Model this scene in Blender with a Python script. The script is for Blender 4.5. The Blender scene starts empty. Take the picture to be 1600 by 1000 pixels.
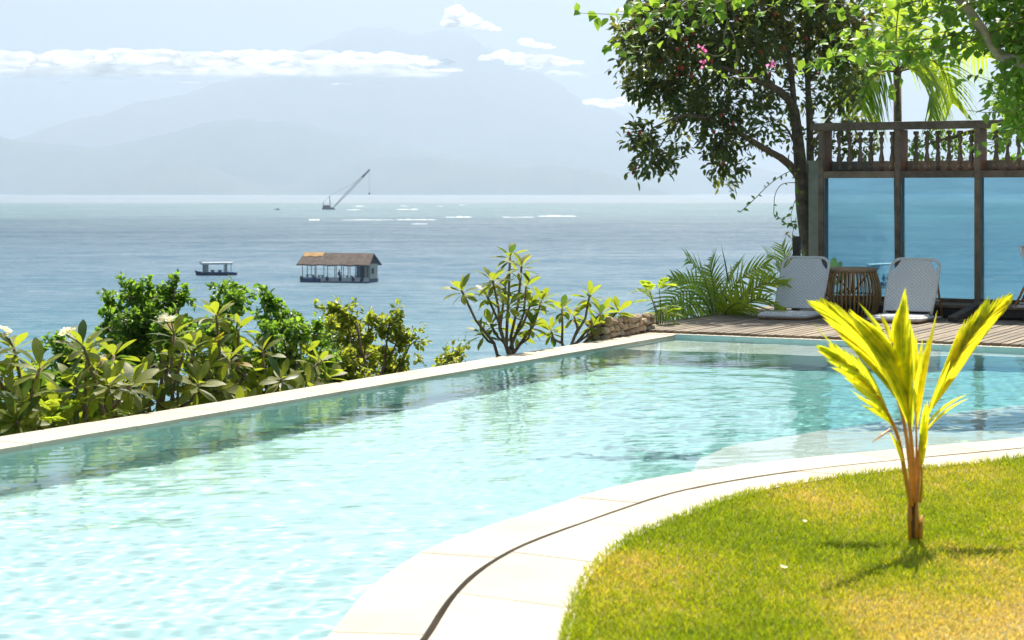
import bpy, bmesh, math, random
import numpy as np
from mathutils import Vector, Matrix, Quaternion, noise as mnoise

random.seed(7)
RNG = np.random.default_rng(7)
S = bpy.context.scene
COL = S.collection
R = math.radians

# ------------------------------------------------------------------ camera, light, exposure
F = 2900.0          # focal length in photo pixels (1600 wide)
EYE = 1.4           # eye height above the pool water
SEA = -12.6         # sea level
cam_d = bpy.data.cameras.new('camera')
cam = bpy.data.objects.new('camera', cam_d); COL.objects.link(cam)
cam.location = (0, 0, EYE); cam.rotation_euler = (R(90), 0, 0)
cam_d.sensor_width = 36; cam_d.lens = 36 * F / 1600
cam_d.shift_y = -0.125
cam_d.clip_start = 0.1; cam_d.clip_end = 80000
cam_d.dof.use_dof = True; cam_d.dof.focus_distance = 16.0; cam_d.dof.aperture_fstop = 6.3
S.camera = cam

SUN_EL, SUN_AZ = 60.0, 8.0      # sun ahead of the camera, a little to the right
world = bpy.data.worlds.new('World'); S.world = world; world.use_nodes = True
wn = world.node_tree
sky = wn.nodes.new('ShaderNodeTexSky'); sky.sky_type = 'NISHITA'; sky.sun_disc = False
sky.sun_elevation = R(SUN_EL); sky.sun_rotation = R(SUN_AZ)
sky.air_density = 1.0; sky.dust_density = 1.5; sky.ozone_density = 1.0
bg = wn.nodes['Background']; bg.inputs['Strength'].default_value = 0.05
wn.links.new(sky.outputs[0], bg.inputs[0])
sun_d = bpy.data.lights.new('sun', 'SUN'); sun_d.energy = 5.0; sun_d.angle = R(0.53)
sun_d.color = (1.0, 0.94, 0.83)
sun = bpy.data.objects.new('sun', sun_d); COL.objects.link(sun)
sv = Vector((math.sin(R(SUN_AZ)) * math.cos(R(SUN_EL)), math.cos(R(SUN_AZ)) * math.cos(R(SUN_EL)), math.sin(R(SUN_EL))))
sun.rotation_euler = sv.to_track_quat('Z', 'Y').to_euler()
sun_d.cycles.is_caustics_light = True

S.view_settings.view_transform = 'Standard'; S.view_settings.look = 'None'
S.view_settings.exposure = 1.0; S.view_settings.gamma = 1.0
S.view_settings.use_curve_mapping = False
S.render.engine = 'CYCLES'
cy = S.cycles
cy.max_bounces = 10; cy.diffuse_bounces = 4; cy.glossy_bounces = 4; cy.transmission_bounces = 6
cy.transparent_max_bounces = 16; cy.volume_bounces = 1
cy.use_denoising = True
try: cy.denoiser = 'OPENIMAGEDENOISE'
except Exception: pass
cy.sample_clamp_indirect = 6.0
cy.caustics_refractive = True; cy.caustics_reflective = False
cy.use_fast_gi = False

# ------------------------------------------------------------------ helpers
def W(x, y, Y):
    """photo pixel at distance Y -> point"""
    return Vector(((x - 800) / F * Y, Y, EYE - (y - 300) / F * Y))
def G(x, y, z=0.0):
    """photo pixel on the level z -> point"""
    Y = F * (EYE - z) / (y - 300)
    return Vector(((x - 800) / F * Y, Y, z))

PC = Vector((1.573, 17.89, 0.0))            # far left corner of the pool
TH = math.atan2(-0.4777, 0.8785)            # pool frame: local x along the far edge, local y away from us
U = Vector((0.4777, 0.8785, 0)); V = Vector((0.8785, -0.4777, 0))
def PL(b, y, z=0.0):
    p = PC + V * b + U * y
    return Vector((p.x, p.y, z))
def to_local(p):
    d = p - PC
    return Vector((d.dot(V), d.dot(U), p.z))

def setp(o, label=None, cat=None, group=None, kind=None):
    if label: o['label'] = label
    if cat: o['category'] = cat
    if group: o['group'] = group
    if kind: o['kind'] = kind
    return o
def thing(name, label, cat, loc=(0, 0, 0), rz=0.0, group=None):
    o = bpy.data.objects.new(name, None); COL.objects.link(o)
    o.empty_display_size = 0.1
    o.location = loc; o.rotation_euler = (0, 0, rz)
    return setp(o, label, cat, group)
def link_mesh(name, me, parent=None, smooth=False):
    if smooth:
        me.polygons.foreach_set('use_smooth', [True] * len(me.polygons))
    o = bpy.data.objects.new(name, me); COL.objects.link(o)
    if parent is not None: o.parent = parent
    return o

class MB:
    """collects geometry for ONE mesh object"""
    def __init__(s): s.v = []; s.f = []; s.m = []
    def add(s, v, f, mi=0):
        n = len(s.v); s.v += [tuple(p) for p in v]
        s.f += [tuple(i + n for i in q) for q in f]; s.m += [mi] * len(f)
    def box(s, c, size, rot=None, mi=0, taper=1.0):
        x, y, z = size[0] / 2, size[1] / 2, size[2] / 2
        P = [Vector((sx * x * (taper if sz > 0 else 1), sy * y * (taper if sz > 0 else 1), sz * z)) for sz in (-1, 1) for sy in (-1, 1) for sx in (-1, 1)]
        if rot is not None: P = [rot @ p for p in P]
        P = [p + Vector(c) for p in P]
        s.add(P, [(0, 2, 3, 1), (4, 5, 7, 6), (0, 1, 5, 4), (2, 6, 7, 3), (0, 4, 6, 2), (1, 3, 7, 5)], mi)
    def beam(s, a, b, w, h, mi=0, up=Vector((0, 0, 1))):
        a = Vector(a); b = Vector(b); d = (b - a); L = d.length; d.normalize()
        side = d.cross(up)
        if side.length < 1e-4: side = Vector((1, 0, 0))
        side.normalize(); u2 = side.cross(d)
        M = Matrix((side, d, u2)).transposed()
        s.box((a + b) / 2, (w, L, h), M, mi)
    def tube(s, pts, rad, n=8, mi=0, cap=True):
        pts = [Vector(p) for p in pts]
        if not hasattr(rad, '__len__'): rad = [rad] * len(pts)
        rings = []; prev = None
        for i, p in enumerate(pts):
            d = (pts[min(i + 1, len(pts) - 1)] - pts[max(i - 1, 0)]).normalized()
            if prev is None:
                a = d.cross(Vector((0, 0, 1)))
                if a.length < 1e-3: a = d.cross(Vector((1, 0, 0)))
            else:
                a = prev - d * prev.dot(d)
            a.normalize(); prev = a; b = d.cross(a)
            rings.append([p + (a * math.cos(2 * math.pi * k / n) + b * math.sin(2 * math.pi * k / n)) * rad[i] for k in range(n)])
        v = [q for r in rings for q in r]; f = []
        for i in range(len(pts) - 1):
            for k in range(n):
                k2 = (k + 1) % n
                f.append((i * n + k, i * n + k2, (i + 1) * n + k2, (i + 1) * n + k))
        if cap:
            f.append(tuple(range(n - 1, -1, -1))); f.append(tuple((len(pts) - 1) * n + k for k in range(n)))
        s.add(v, f, mi)
    def lathe(s, prof, c=(0, 0, 0), n=14, mi=0):
        v = []; f = []
        for (r, z) in prof:
            for k in range(n):
                a = 2 * math.pi * k / n
                v.append((c[0] + r * math.cos(a), c[1] + r * math.sin(a), c[2] + z))
        for i in range(len(prof) - 1):
            for k in range(n):
                k2 = (k + 1) % n
                f.append((i * n + k, i * n + k2, (i + 1) * n + k2, (i + 1) * n + k))
        f.append(tuple(range(n - 1, -1, -1))); f.append(tuple((len(prof) - 1) * n + k for k in range(n)))
        s.add(v, f, mi)
    def build(s, name, mats, parent=None, smooth=False, bevel=0.0, local=None):
        """local: world point subtracted from every vertex (the parent's place)"""
        me = bpy.data.meshes.new(name)
        v = s.v
        if local is not None:
            l = Vector(local); v = [(p[0] - l.x, p[1] - l.y, p[2] - l.z) for p in v]
        me.from_pydata(v, [], s.f)
        if not isinstance(mats, (list, tuple)): mats = [mats]
        for m in mats: me.materials.append(m)
        if len(mats) > 1: me.polygons.foreach_set('material_index', s.m)
        me.update()
        o = link_mesh(name, me, parent, smooth)
        if bevel > 0:
            md = o.modifiers.new('bevel', 'BEVEL'); md.width = bevel; md.segments = 2; md.limit_method = 'ANGLE'
        return o

def np_mesh(name, verts, faces, mat, parent=None, smooth=False, kind=None):
    """verts (N,3), faces (M,k) arrays, fast"""
    me = bpy.data.meshes.new(name)
    nv, nf, k = len(verts), len(faces), faces.shape[1]
    me.vertices.add(nv); me.vertices.foreach_set('co', np.ascontiguousarray(verts, dtype=np.float32).ravel())
    me.loops.add(nf * k); me.loops.foreach_set('vertex_index', np.ascontiguousarray(faces, dtype=np.int32).ravel())
    me.polygons.add(nf); me.polygons.foreach_set('loop_start', np.arange(0, nf * k, k, dtype=np.int32))
    me.materials.append(mat)
    me.update(calc_edges=True); me.validate()
    o = link_mesh(name, me, parent, smooth)
    if kind: o['kind'] = kind
    return o

# ------------------------------------------------------------------ materials
class NT:
    def __init__(s, name):
        s.m = bpy.data.materials.new(name); s.m.use_nodes = True
        s.t = s.m.node_tree; s.p = s.t.nodes['Principled BSDF']; s.out = s.t.nodes['Material Output']
    def n(s, typ, **kw):
        nd = s.t.nodes.new(typ)
        for k, v in kw.items():
            if k in nd.inputs: nd.inputs[k].default_value = v
            else: setattr(nd, k, v)
        return nd
    def l(s, a, b): s.t.links.new(a, b)
    def set(s, **kw):
        for k, v in kw.items(): s.p.inputs[k.replace('_', ' ')].default_value = v
    def ramp(s, fac, stops, interp='LINEAR'):
        r = s.n('ShaderNodeValToRGB'); cr = r.color_ramp; cr.interpolation = interp
        while len(cr.elements) < len(stops): cr.elements.new(0.5)
        for e, (p, c) in zip(cr.elements, stops):
            e.position = p; e.color = (c[0], c[1], c[2], 1)
        s.l(fac, r.inputs[0]); return r.outputs[0]
    def noise(s, scale, detail=4, rough=0.55, vec=None, dist=0.0):
        nd = s.n('ShaderNodeTexNoise'); nd.inputs['Scale'].default_value = scale
        nd.inputs['Detail'].default_value = detail; nd.inputs['Roughness'].default_value = rough
        nd.inputs['Distortion'].default_value = dist
        if vec is not None: s.l(vec, nd.inputs['Vector'])
        return nd
    def coord(s, kind='Object', scale=(1, 1, 1), rot=(0, 0, 0)):
        c = s.n('ShaderNodeTexCoord'); mp = s.n('ShaderNodeMapping')
        mp.inputs['Scale'].default_value = scale; mp.inputs['Rotation'].default_value = rot
        s.l(c.outputs[kind], mp.inputs[0]); return mp.outputs[0]
    def geo_pos(s, scale=(1, 1, 1), rot=(0, 0, 0)):
        c = s.n('ShaderNodeNewGeometry'); mp = s.n('ShaderNodeMapping')
        mp.inputs['Scale'].default_value = scale; mp.inputs['Rotation'].default_value = rot
        s.l(c.outputs['Position'], mp.inputs[0]); return mp.outputs[0]
    def bump(s, h, strength=0.3, dist=0.02):
        b = s.n('ShaderNodeBump'); b.inputs['Strength'].default_value = strength; b.inputs['Distance'].default_value = dist
        s.l(h, b.inputs['Height']); s.l(b.outputs[0], s.p.inputs['Normal']); return b
    def mix(s, fac, a, b, blend='MIX'):
        m = s.n('ShaderNodeMix', data_type='RGBA', blend_type=blend)
        for sock, val in ((m.inputs[0], fac), (m.inputs[6], a), (m.inputs[7], b)):
            if hasattr(val, 'is_linked'): s.l(val, sock)
            elif isinstance(val, (int, float)): sock.default_value = val
            else: sock.default_value = (val[0], val[1], val[2], 1)
        return m.outputs[2]
    def math(s, op, a, b=0.0):
        m = s.n('ShaderNodeMath', operation=op)
        for sock, val in ((m.inputs[0], a), (m.inputs[1], b)):
            if hasattr(val, 'is_linked'): s.l(val, sock)
            else: sock.default_value = val
        return m.outputs[0]

def plain(name, col, rough=0.6, metallic=0.0, var=0.0, nscale=8.0, spec=0.5, bump=0.0, bscale=60):
    t = NT(name); t.set(Base_Color=(*col, 1), Roughness=rough, Metallic=metallic)
    t.p.inputs['Specular IOR Level'].default_value = spec
    if var > 0:
        nz = t.noise(nscale, 5, 0.6, t.coord())
        lo = tuple(c * (1 - var) for c in col); hi = tuple(min(1, c * (1 + var)) for c in col)
        t.l(t.ramp(nz.outputs[0], [(0.3, lo), (0.7, hi)]), t.p.inputs['Base Color'])
    if bump > 0:
        t.bump(t.noise(bscale, 4, 0.6, t.coord()).outputs[0], bump, 0.01)
    return t.m

def leaf_mat(name, stops, trans, tfac=0.45, rough=0.4, island=False, spec=0.5):
    """leaf: reflecting blade plus light passing through it; one colour per leaf"""
    t = NT(name)
    if island:
        rnd = t.n('ShaderNodeNewGeometry').outputs['Random Per Island']
    else:
        rnd = t.n('ShaderNodeObjectInfo').outputs['Random']
    c = t.ramp(rnd, stops)
    nz = t.noise(25, 3, 0.6, t.coord())
    c2 = t.mix(0.35, c, t.ramp(nz.outputs[0], [(0.35, tuple(x * 0.55 for x in stops[0][1])), (0.7, tuple(min(1, x * 1.25) for x in stops[-1][1]))]))
    t.l(c2, t.p.inputs['Base Color']); t.set(Roughness=rough)
    t.p.inputs['Specular IOR Level'].default_value = spec
    tr = t.n('ShaderNodeBsdfTranslucent')
    tc = t.mix(0.6, trans, t.mix(1.0, c2, (3.0, 3.0, 2.0), 'MULTIPLY'))
    t.l(tc, tr.inputs[0])
    ms = t.n('ShaderNodeMixShader'); ms.inputs[0].default_value = tfac
    t.l(t.p.outputs[0], ms.inputs[1]); t.l(tr.outputs[0], ms.inputs[2]); t.l(ms.outputs[0], t.out.inputs[0])
    return t.m

def wood_mat(name, dark, light, grain=(3, 60, 60), rough=0.75, bump=0.3):
    t = NT(name)
    rnd = t.n('ShaderNodeObjectInfo').outputs['Random']
    vec = t.coord('Object', grain)
    add = t.n('ShaderNodeVectorMath', operation='ADD'); cmb = t.n('ShaderNodeCombineXYZ')
    t.l(t.math('MULTIPLY', rnd, 37.0), cmb.inputs[0]); t.l(t.math('MULTIPLY', rnd, 91.0), cmb.inputs[1])
    t.l(vec, add.inputs[0]); t.l(cmb.outputs[0], add.inputs[1])
    nz = t.noise(1.0, 6, 0.65, add.outputs[0], 0.4)
    c = t.ramp(nz.outputs[0], [(0.25, dark), (0.75, light)])
    k = t.ramp(rnd, [(0.0, (0.72, 0.72, 0.72)), (1.0, (1.2, 1.17, 1.12))])
    t.l(t.mix(1.0, c, k, 'MULTIPLY'), t.p.inputs['Base Color']); t.set(Roughness=rough)
    t.bump(nz.outputs[0], bump, 0.004)
    return t.m

M = {}
# stone of the coping
def stone_mat(name, base, warm):
    t = NT(name)
    n1 = t.noise(2.2, 5, 0.6, t.geo_pos()); n2 = t.noise(60, 4, 0.7, t.geo_pos())
    rnd = t.n('ShaderNodeObjectInfo').outputs['Random']
    c = t.ramp(n1.outputs[0], [(0.3, warm), (0.62, base)])
    c = t.mix(1.0, c, t.ramp(rnd, [(0, (0.90, 0.885, 0.86)), (1, (1.0, 1.0, 1.0))]), 'MULTIPLY')
    c = t.mix(0.25, c, t.ramp(n2.outputs[0], [(0.35, tuple(x * 0.75 for x in warm)), (0.65, base)]))
    t.l(c, t.p.inputs['Base Color']); t.set(Roughness=0.65)
    t.bump(n2.outputs[0], 0.15, 0.003)
    return t.m
M['coping'] = stone_mat('pale limestone', (0.56, 0.49, 0.39), (0.46, 0.385, 0.28))
M['joint'] = plain('slot lining', (0.16, 0.12, 0.08), 0.8, var=0.3)
M['soil'] = plain('soil', (0.17, 0.11, 0.06), 0.9, var=0.4)

def pool_mat():
    t = NT('pool plaster')
    pos = t.geo_pos()
    n1 = t.noise(0.5, 4, 0.6, pos); n2 = t.noise(14, 4, 0.7, pos)
    sep = t.n('ShaderNodeSeparateXYZ'); t.l(pos, sep.inputs[0])
    base = t.ramp(n1.outputs[0], [(0.3, (0.52, 0.80, 0.76)), (0.7, (0.62, 0.84, 0.80))])
    # darker look of deep water painted in as teal, pale plaster the rest
    deep = t.n('ShaderNodeMapRange'); deep.inputs['From Min'].default_value = 0.0; deep.inputs['From Max'].default_value = 2.2
    wob = t.math('ADD', sep.outputs[0], t.math('MULTIPLY', n1.outputs[0], 1.2))
    t.l(wob, deep.inputs['Value'])
    lev = t.n('ShaderNodeMapRange'); lev.inputs['From Min'].default_value = -0.95; lev.inputs['From Max'].default_value = -0.6
    lev.inputs['To Min'].default_value = 1.0; lev.inputs['To Max'].default_value = 0.0
    t.l(sep.outputs[2], lev.inputs['Value'])
    c = t.mix(t.math('MULTIPLY', deep.outputs[0], lev.outputs[0]), base, (0.13, 0.50, 0.46))
    c = t.mix(0.3, c, t.ramp(n2.outputs[0], [(0.3, (0.3, 0.6, 0.58)), (0.7, (0.62, 0.86, 0.84))]))
    t.l(c, t.p.inputs['Base Color']); t.set(Roughness=0.7)
    return t.m
M['pool'] = pool_mat()
M['pool_pale'] = plain('white pool plaster', (0.72, 0.82, 0.77), 0.7, var=0.08, nscale=2)

def water_mat():
    t = NT('pool water')
    t.set(Base_Color=(0.90, 1.0, 0.99, 1), Roughness=0.045, IOR=1.33)
    t.p.inputs['Transmission Weight'].default_value = 1.0
    return t.m
M['water'] = water_mat()

def sea_mat():
    t = NT('sea water')
    pos = t.geo_pos()
    sep = t.n('ShaderNodeSeparateXYZ'); t.l(pos, sep.inputs[0])
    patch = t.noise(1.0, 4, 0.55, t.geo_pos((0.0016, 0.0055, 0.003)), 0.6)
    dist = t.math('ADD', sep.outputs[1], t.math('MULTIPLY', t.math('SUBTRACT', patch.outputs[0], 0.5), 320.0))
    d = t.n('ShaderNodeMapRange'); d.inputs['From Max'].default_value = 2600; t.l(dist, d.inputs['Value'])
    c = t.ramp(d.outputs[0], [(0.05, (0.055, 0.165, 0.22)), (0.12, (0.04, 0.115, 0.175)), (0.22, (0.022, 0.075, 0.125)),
                              (0.33, (0.025, 0.08, 0.115)), (0.40, (0.065, 0.14, 0.165)), (0.86, (0.08, 0.155, 0.17)), (0.90, (0.08, 0.14, 0.16)), (0.93, (0.17, 0.22, 0.245))])  # last stop paler: bright hazy band over calm far water painted in
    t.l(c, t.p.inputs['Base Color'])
    t.set(Roughness=0.25, IOR=1.33)
    w1 = t.noise(1.0, 6, 0.62, t.geo_pos((0.09, 0.30, 0.2), (0, 0, 0.12)), 0.5)
    w2 = t.noise(1.0, 5, 0.6, t.geo_pos((0.7, 1.5, 1), (0, 0, -0.2)), 0.4)
    w3 = t.noise(1.0, 5, 0.6, t.geo_pos((0.014, 0.05, 1), (0, 0, 0.1)), 0.4)
    h = t.math('ADD', t.math('ADD', t.math('MULTIPLY', w1.outputs[0], 1.4), t.math('MULTIPLY', w2.outputs[0], 0.35)), t.math('MULTIPLY', w3.outputs[0], 3.0))
    bp = t.bump(h, 1.0, 0.8)
    # wind waves hide part of the mirror at grazing angles: cap the reflection
    t.p.inputs['Specular IOR Level'].default_value = 0.0
    gl = t.n('ShaderNodeBsdfGlossy'); gl.inputs['Roughness'].default_value = 0.28; t.l(bp.outputs[0], gl.inputs['Normal'])
    fr = t.n('ShaderNodeFresnel'); fr.inputs[0].default_value = 1.33; t.l(bp.outputs[0], fr.inputs['Normal'])
    ms = t.n('ShaderNodeMixShader'); 
    g1 = t.noise(1.0, 5, 0.65, t.geo_pos((0.012, 0.035, 1), (0, 0, 0.06)), 0.8); g2 = t.noise(1.0, 4, 0.65, t.geo_pos((0.16, 0.11, 1), (0, 0, -0.08)), 0.6)
    g3 = t.noise(1.0, 4, 0.65, t.geo_pos((0.5, 0.34, 1), (0, 0, 0.15)), 0.5)
    gust = t.math('ADD', t.math('ADD', t.math('MULTIPLY', g1.outputs[0], 0.9), t.math('MULTIPLY', g2.outputs[0], 0.9)), t.math('MULTIPLY', g3.outputs[0], 0.6))
    gm = t.n('ShaderNodeMapRange'); gm.inputs['From Min'].default_value = 0.85; gm.inputs['From Max'].default_value = 1.55
    gm.inputs['To Min'].default_value = 0.20; gm.inputs['To Max'].default_value = 0.80; t.l(gust, gm.inputs['Value'])
    t.l(t.math('MULTIPLY', fr.outputs[0], gm.outputs[0]), ms.inputs[0])
    t.l(t.p.outputs[0], ms.inputs[1]); t.l(gl.outputs[0], ms.inputs[2]); t.l(ms.outputs[0], t.out.inputs[0])
    return t.m
M['sea'] = sea_mat()

M['plank'] = wood_mat('weathered deck wood', (0.12, 0.092, 0.065), (0.36, 0.29, 0.21), (40, 2.2, 40))
M['frame'] = wood_mat('weathered frame wood', (0.11, 0.075, 0.048), (0.31, 0.225, 0.15), (6, 6, 6), bump=0.4)
M['frame_brown'] = wood_mat('brown frame wood', (0.13, 0.06, 0.03), (0.28, 0.14, 0.07), (8, 8, 4))
M['dark_wood'] = wood_mat('dark old wood', (0.03, 0.025, 0.02), (0.10, 0.08, 0.065), (6, 6, 6))

# ------------------------------------------------------------------ hills, mountain, sea
def ridge(name, prof, Y, depth, mat, rough, seed, label, foot=SEA - 0.6):
    """a range of hills: heights across x from the skyline, falling to the sea in front and behind"""
    xs = np.linspace(prof[0][0], prof[-1][0], 220); ys = np.linspace(0, 1, 28)
    px = [p[0] for p in prof]; py = [p[1] for p in prof]
    verts = []
    for j, tt in enumerate(ys):
        env = math.sin(math.pi * min(1, max(0, tt))) ** 0.85
        yy = Y + (tt - 0.5) * depth
        for i, x in enumerate(xs):
            k = Y / F
            top = (300 - np.interp(x, px, py)) * k + EYE
            nz = mnoise.fractal(Vector((x * 0.022 + seed, tt * 3.2, seed)), 1.0, 2.0, 5)
            nz2 = mnoise.fractal(Vector((x * 0.09 + seed, tt * 6, seed)), 0.9, 2.0, 4)
            h = foot + (top - foot) * env * (1 + rough * nz * (1 - env * 0.8)) + (top - foot) * 0.02 * nz2
            verts.append(((x - 800) * k * (0.96 + 0.04 * tt * 2), yy, max(h, foot)))
    nx = len(xs)
    faces = [(j * nx + i, j * nx + i + 1, (j + 1) * nx + i + 1, (j + 1) * nx + i) for j in range(len(ys) - 1) for i in range(nx - 1)]
    mb = MB(); mb.add(verts, faces)
    o = mb.build(name, mat, smooth=True)
    return setp(o, label, None, None, 'structure')
def hill_mat(name, a, b, sc):
    t = NT(name); nz = t.noise(sc, 6, 0.65, t.geo_pos())
    t.l(t.ramp(nz.outputs[0], [(0.35, a), (0.65, b)]), t.p.inputs['Base Color']); t.set(Roughness=0.95)
    t.p.inputs['Specular IOR Level'].default_value = 0.1
    return t.m
M['hill'] = hill_mat('forested hill', (0.045, 0.07, 0.03), (0.09, 0.11, 0.05), 0.004)
M['volcano'] = hill_mat('volcanic slope', (0.07, 0.075, 0.05), (0.14, 0.12, 0.09), 0.002)
ridge('hills', [(-300, 215), (-120, 200), (0, 212), (40, 222), (110, 228), (160, 231), (230, 215), (270, 208), (330, 192), (400, 187), (470, 193), (540, 207), (600, 224), (680, 240), (760, 247), (850, 250), (930, 268), (1000, 290), (1060, 300)],
      11500, 2600, M['hill'], 0.25, 3.1, 'hazy blue forested hills across the water on the left')
ridge('hills', [(520, 300), (560, 262), (620, 240), (700, 226), (760, 215), (830, 208), (900, 212), (960, 232), (1040, 258), (1130, 272), (1300, 280), (1600, 268), (1900, 290)],
      13400, 2400, M['hill'], 0.25, 8.7, 'faint farther hills below the right flank of the volcano')
ridge('hills', [(60, 300), (140, 284), (200, 263), (260, 252), (330, 262), (390, 283), (430, 297), (480, 284), (540, 256), (620, 245), (700, 248), (790, 262), (860, 258), (920, 264), (990, 284), (1040, 300)],
      9800, 1500, M['hill'], 0.25, 5.3, 'low nearest hills along the far shore')
ridge('mountain', [(-500, 290), (-200, 262), (0, 232), (120, 190), (240, 160), (330, 140), (420, 112), (490, 80), (520, 62), (560, 46), (590, 43), (615, 44), (640, 56), (665, 55), (690, 51), (715, 56), (740, 66), (800, 95), (860, 130), (920, 160), (980, 185), (1060, 222), (1150, 256), (1250, 280), (1400, 297)],
      16500, 5200, M['volcano'], 0.2, 1.7, 'tall faint volcano with a broken crater rim')

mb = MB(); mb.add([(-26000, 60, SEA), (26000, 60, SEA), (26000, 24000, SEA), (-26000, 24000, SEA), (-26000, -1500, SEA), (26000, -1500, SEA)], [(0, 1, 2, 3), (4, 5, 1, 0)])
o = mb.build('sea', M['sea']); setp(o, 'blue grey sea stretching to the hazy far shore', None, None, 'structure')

# hillside that carries the garden and falls to the sea
def hill_h(b, y):
    """height of the slope outside the pool edge, in the pool's frame"""
    out = max(0.0, max(-0.5 - b if y < 4.6 else 0.0, y - 4.5))
    if b < -0.5 and y > 4.5: out = math.hypot(-0.5 - b, y - 4.5)
    return -0.55 - out * 0.62 - 0.015 * out * out
def build_hillside():
    bs = np.concatenate([np.linspace(-45, -6, 30), np.linspace(-5.5, -0.2, 26)])
    verts = []; faces = []
    ysr = np.linspace(-26, 34, 90)
    cols = np.concatenate([bs, np.linspace(0.4, 30, 24)])
    for y in ysr:
        for b in cols:
            h = hill_h(b, y)
            inside = b > -0.3 and y < 4.4
            if inside: h = -2.4
            h = max(SEA - 0.8, h + (0 if inside else 0.22 * mnoise.fractal(Vector((b * 0.5, y * 0.5, 2)), 1, 2, 4)))
            p = PL(b, y); verts.append((p.x, p.y, h))
    nx = len(cols)
    for j in range(len(ysr) - 1):
        for i in range(nx - 1):
            faces.append((j * nx + i, j * nx + i + 1, (j + 1) * nx + i + 1, (j + 1) * nx + i))
    m = MB(); m.add(verts, faces)
    t = NT('hillside ground'); nz = t.noise(1.6, 6, 0.65, t.geo_pos())
    t.l(t.ramp(nz.outputs[0], [(0.35, (0.03, 0.05, 0.015)), (0.55, (0.07, 0.10, 0.03)), (0.7, (0.16, 0.12, 0.07))]), t.p.inputs['Base Color']); t.set(Roughness=0.95)
    t.bump(nz.outputs[0], 0.8, 0.2)
    setp(m.build('hillside', t.m, smooth=True), 'green slope dropping from the pool edge to the sea', None, None, 'structure')
build_hillside()

# ------------------------------------------------------------------ pool
def smooth_curve(pts, n):
    """Catmull-Rom through pts, n samples equally spaced"""
    P = [np.array(p, float) for p in pts]
    P = [2 * P[0] - P[1]] + P + [2 * P[-1] - P[-2]]
    out = []
    for i in range(1, len(P) - 2):
        for t in np.linspace(0, 1, 24, endpoint=False):
            a, b, c, d = P[i - 1], P[i], P[i + 1], P[i + 2]
            out.append(0.5 * ((2 * b) + (-a + c) * t + (2 * a - 5 * b + 4 * c - d) * t * t + (-a + 3 * b - 3 * c + d) * t ** 3))
    out.append(P[-2]); out = np.array(out)
    s = np.concatenate([[0], np.cumsum(np.linalg.norm(np.diff(out, axis=0), axis=1))])
    q = np.linspace(0, s[-1], n)
    return np.stack([np.interp(q, s, out[:, k]) for k in range(out.shape[1])], 1)
ZC = 0.05
def gp(l): return [tuple(G(x, y, ZC))[:2] for x, y in l]
edge_px = [(509, 1000), (538, 959), (596, 901), (674, 854), (751, 825), (829, 801), (906, 775), (984, 754), (1100, 734), (1168, 725), (1240, 716), (1330, 708), (1420, 699), (1510, 691), (1600, 683)]
near_tail = [(-1.35, 0.2), (-1.25, 1.6), (-1.05, 3.0), (-0.80, 4.3)]
ep = near_tail + gp(edge_px) + [(3.6, 11.05), (4.6, 12.0), (5.6, 12.8), (6.6, 13.4)]
EDGE = smooth_curve(ep, 140)
def offset_curve(c, d):
    t = np.gradient(c, axis=0); t /= np.linalg.norm(t, axis=1)[:, None]
    return c + np.stack([t[:, 1], -t[:, 0]], 1) * d      # to the right of travel = towards the lawn
def smooth_arr(c, k=5):
    o = c.copy()
    for _ in range(k): o[1:-1] = (o[:-2] + 2 * o[1:-1] + o[2:]) / 4
    return o
EDGE = smooth_arr(EDGE, 4)
SW = np.interp(np.arange(len(EDGE)), [0, 40, 62, 85, 139], [0.024, 0.021, 0.012, 0.005, 0.003])[:, None]
SLOT0 = smooth_arr(offset_curve(EDGE, 0.30 - SW / 2), 6); SLOT1 = smooth_arr(offset_curve(EDGE, 0.30 + SW / 2), 6)
grass_px = [(875, 1000), (883, 967), (906, 901), (926, 880), (949, 856), (1003, 827), (1100, 790), (1137, 775), (1202, 759), (1322, 740), (1438, 729), (1600, 711)]
gq = [(-0.35, 0.2), (-0.25, 1.6), (-0.08, 3.0), (0.07, 4.4)] + gp(grass_px) + [(3.45, 10.45), (4.5, 11.4), (5.6, 12.2), (6.7, 12.8)]
GRASS = smooth_arr(smooth_curve(gq, 140), 4)

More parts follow.
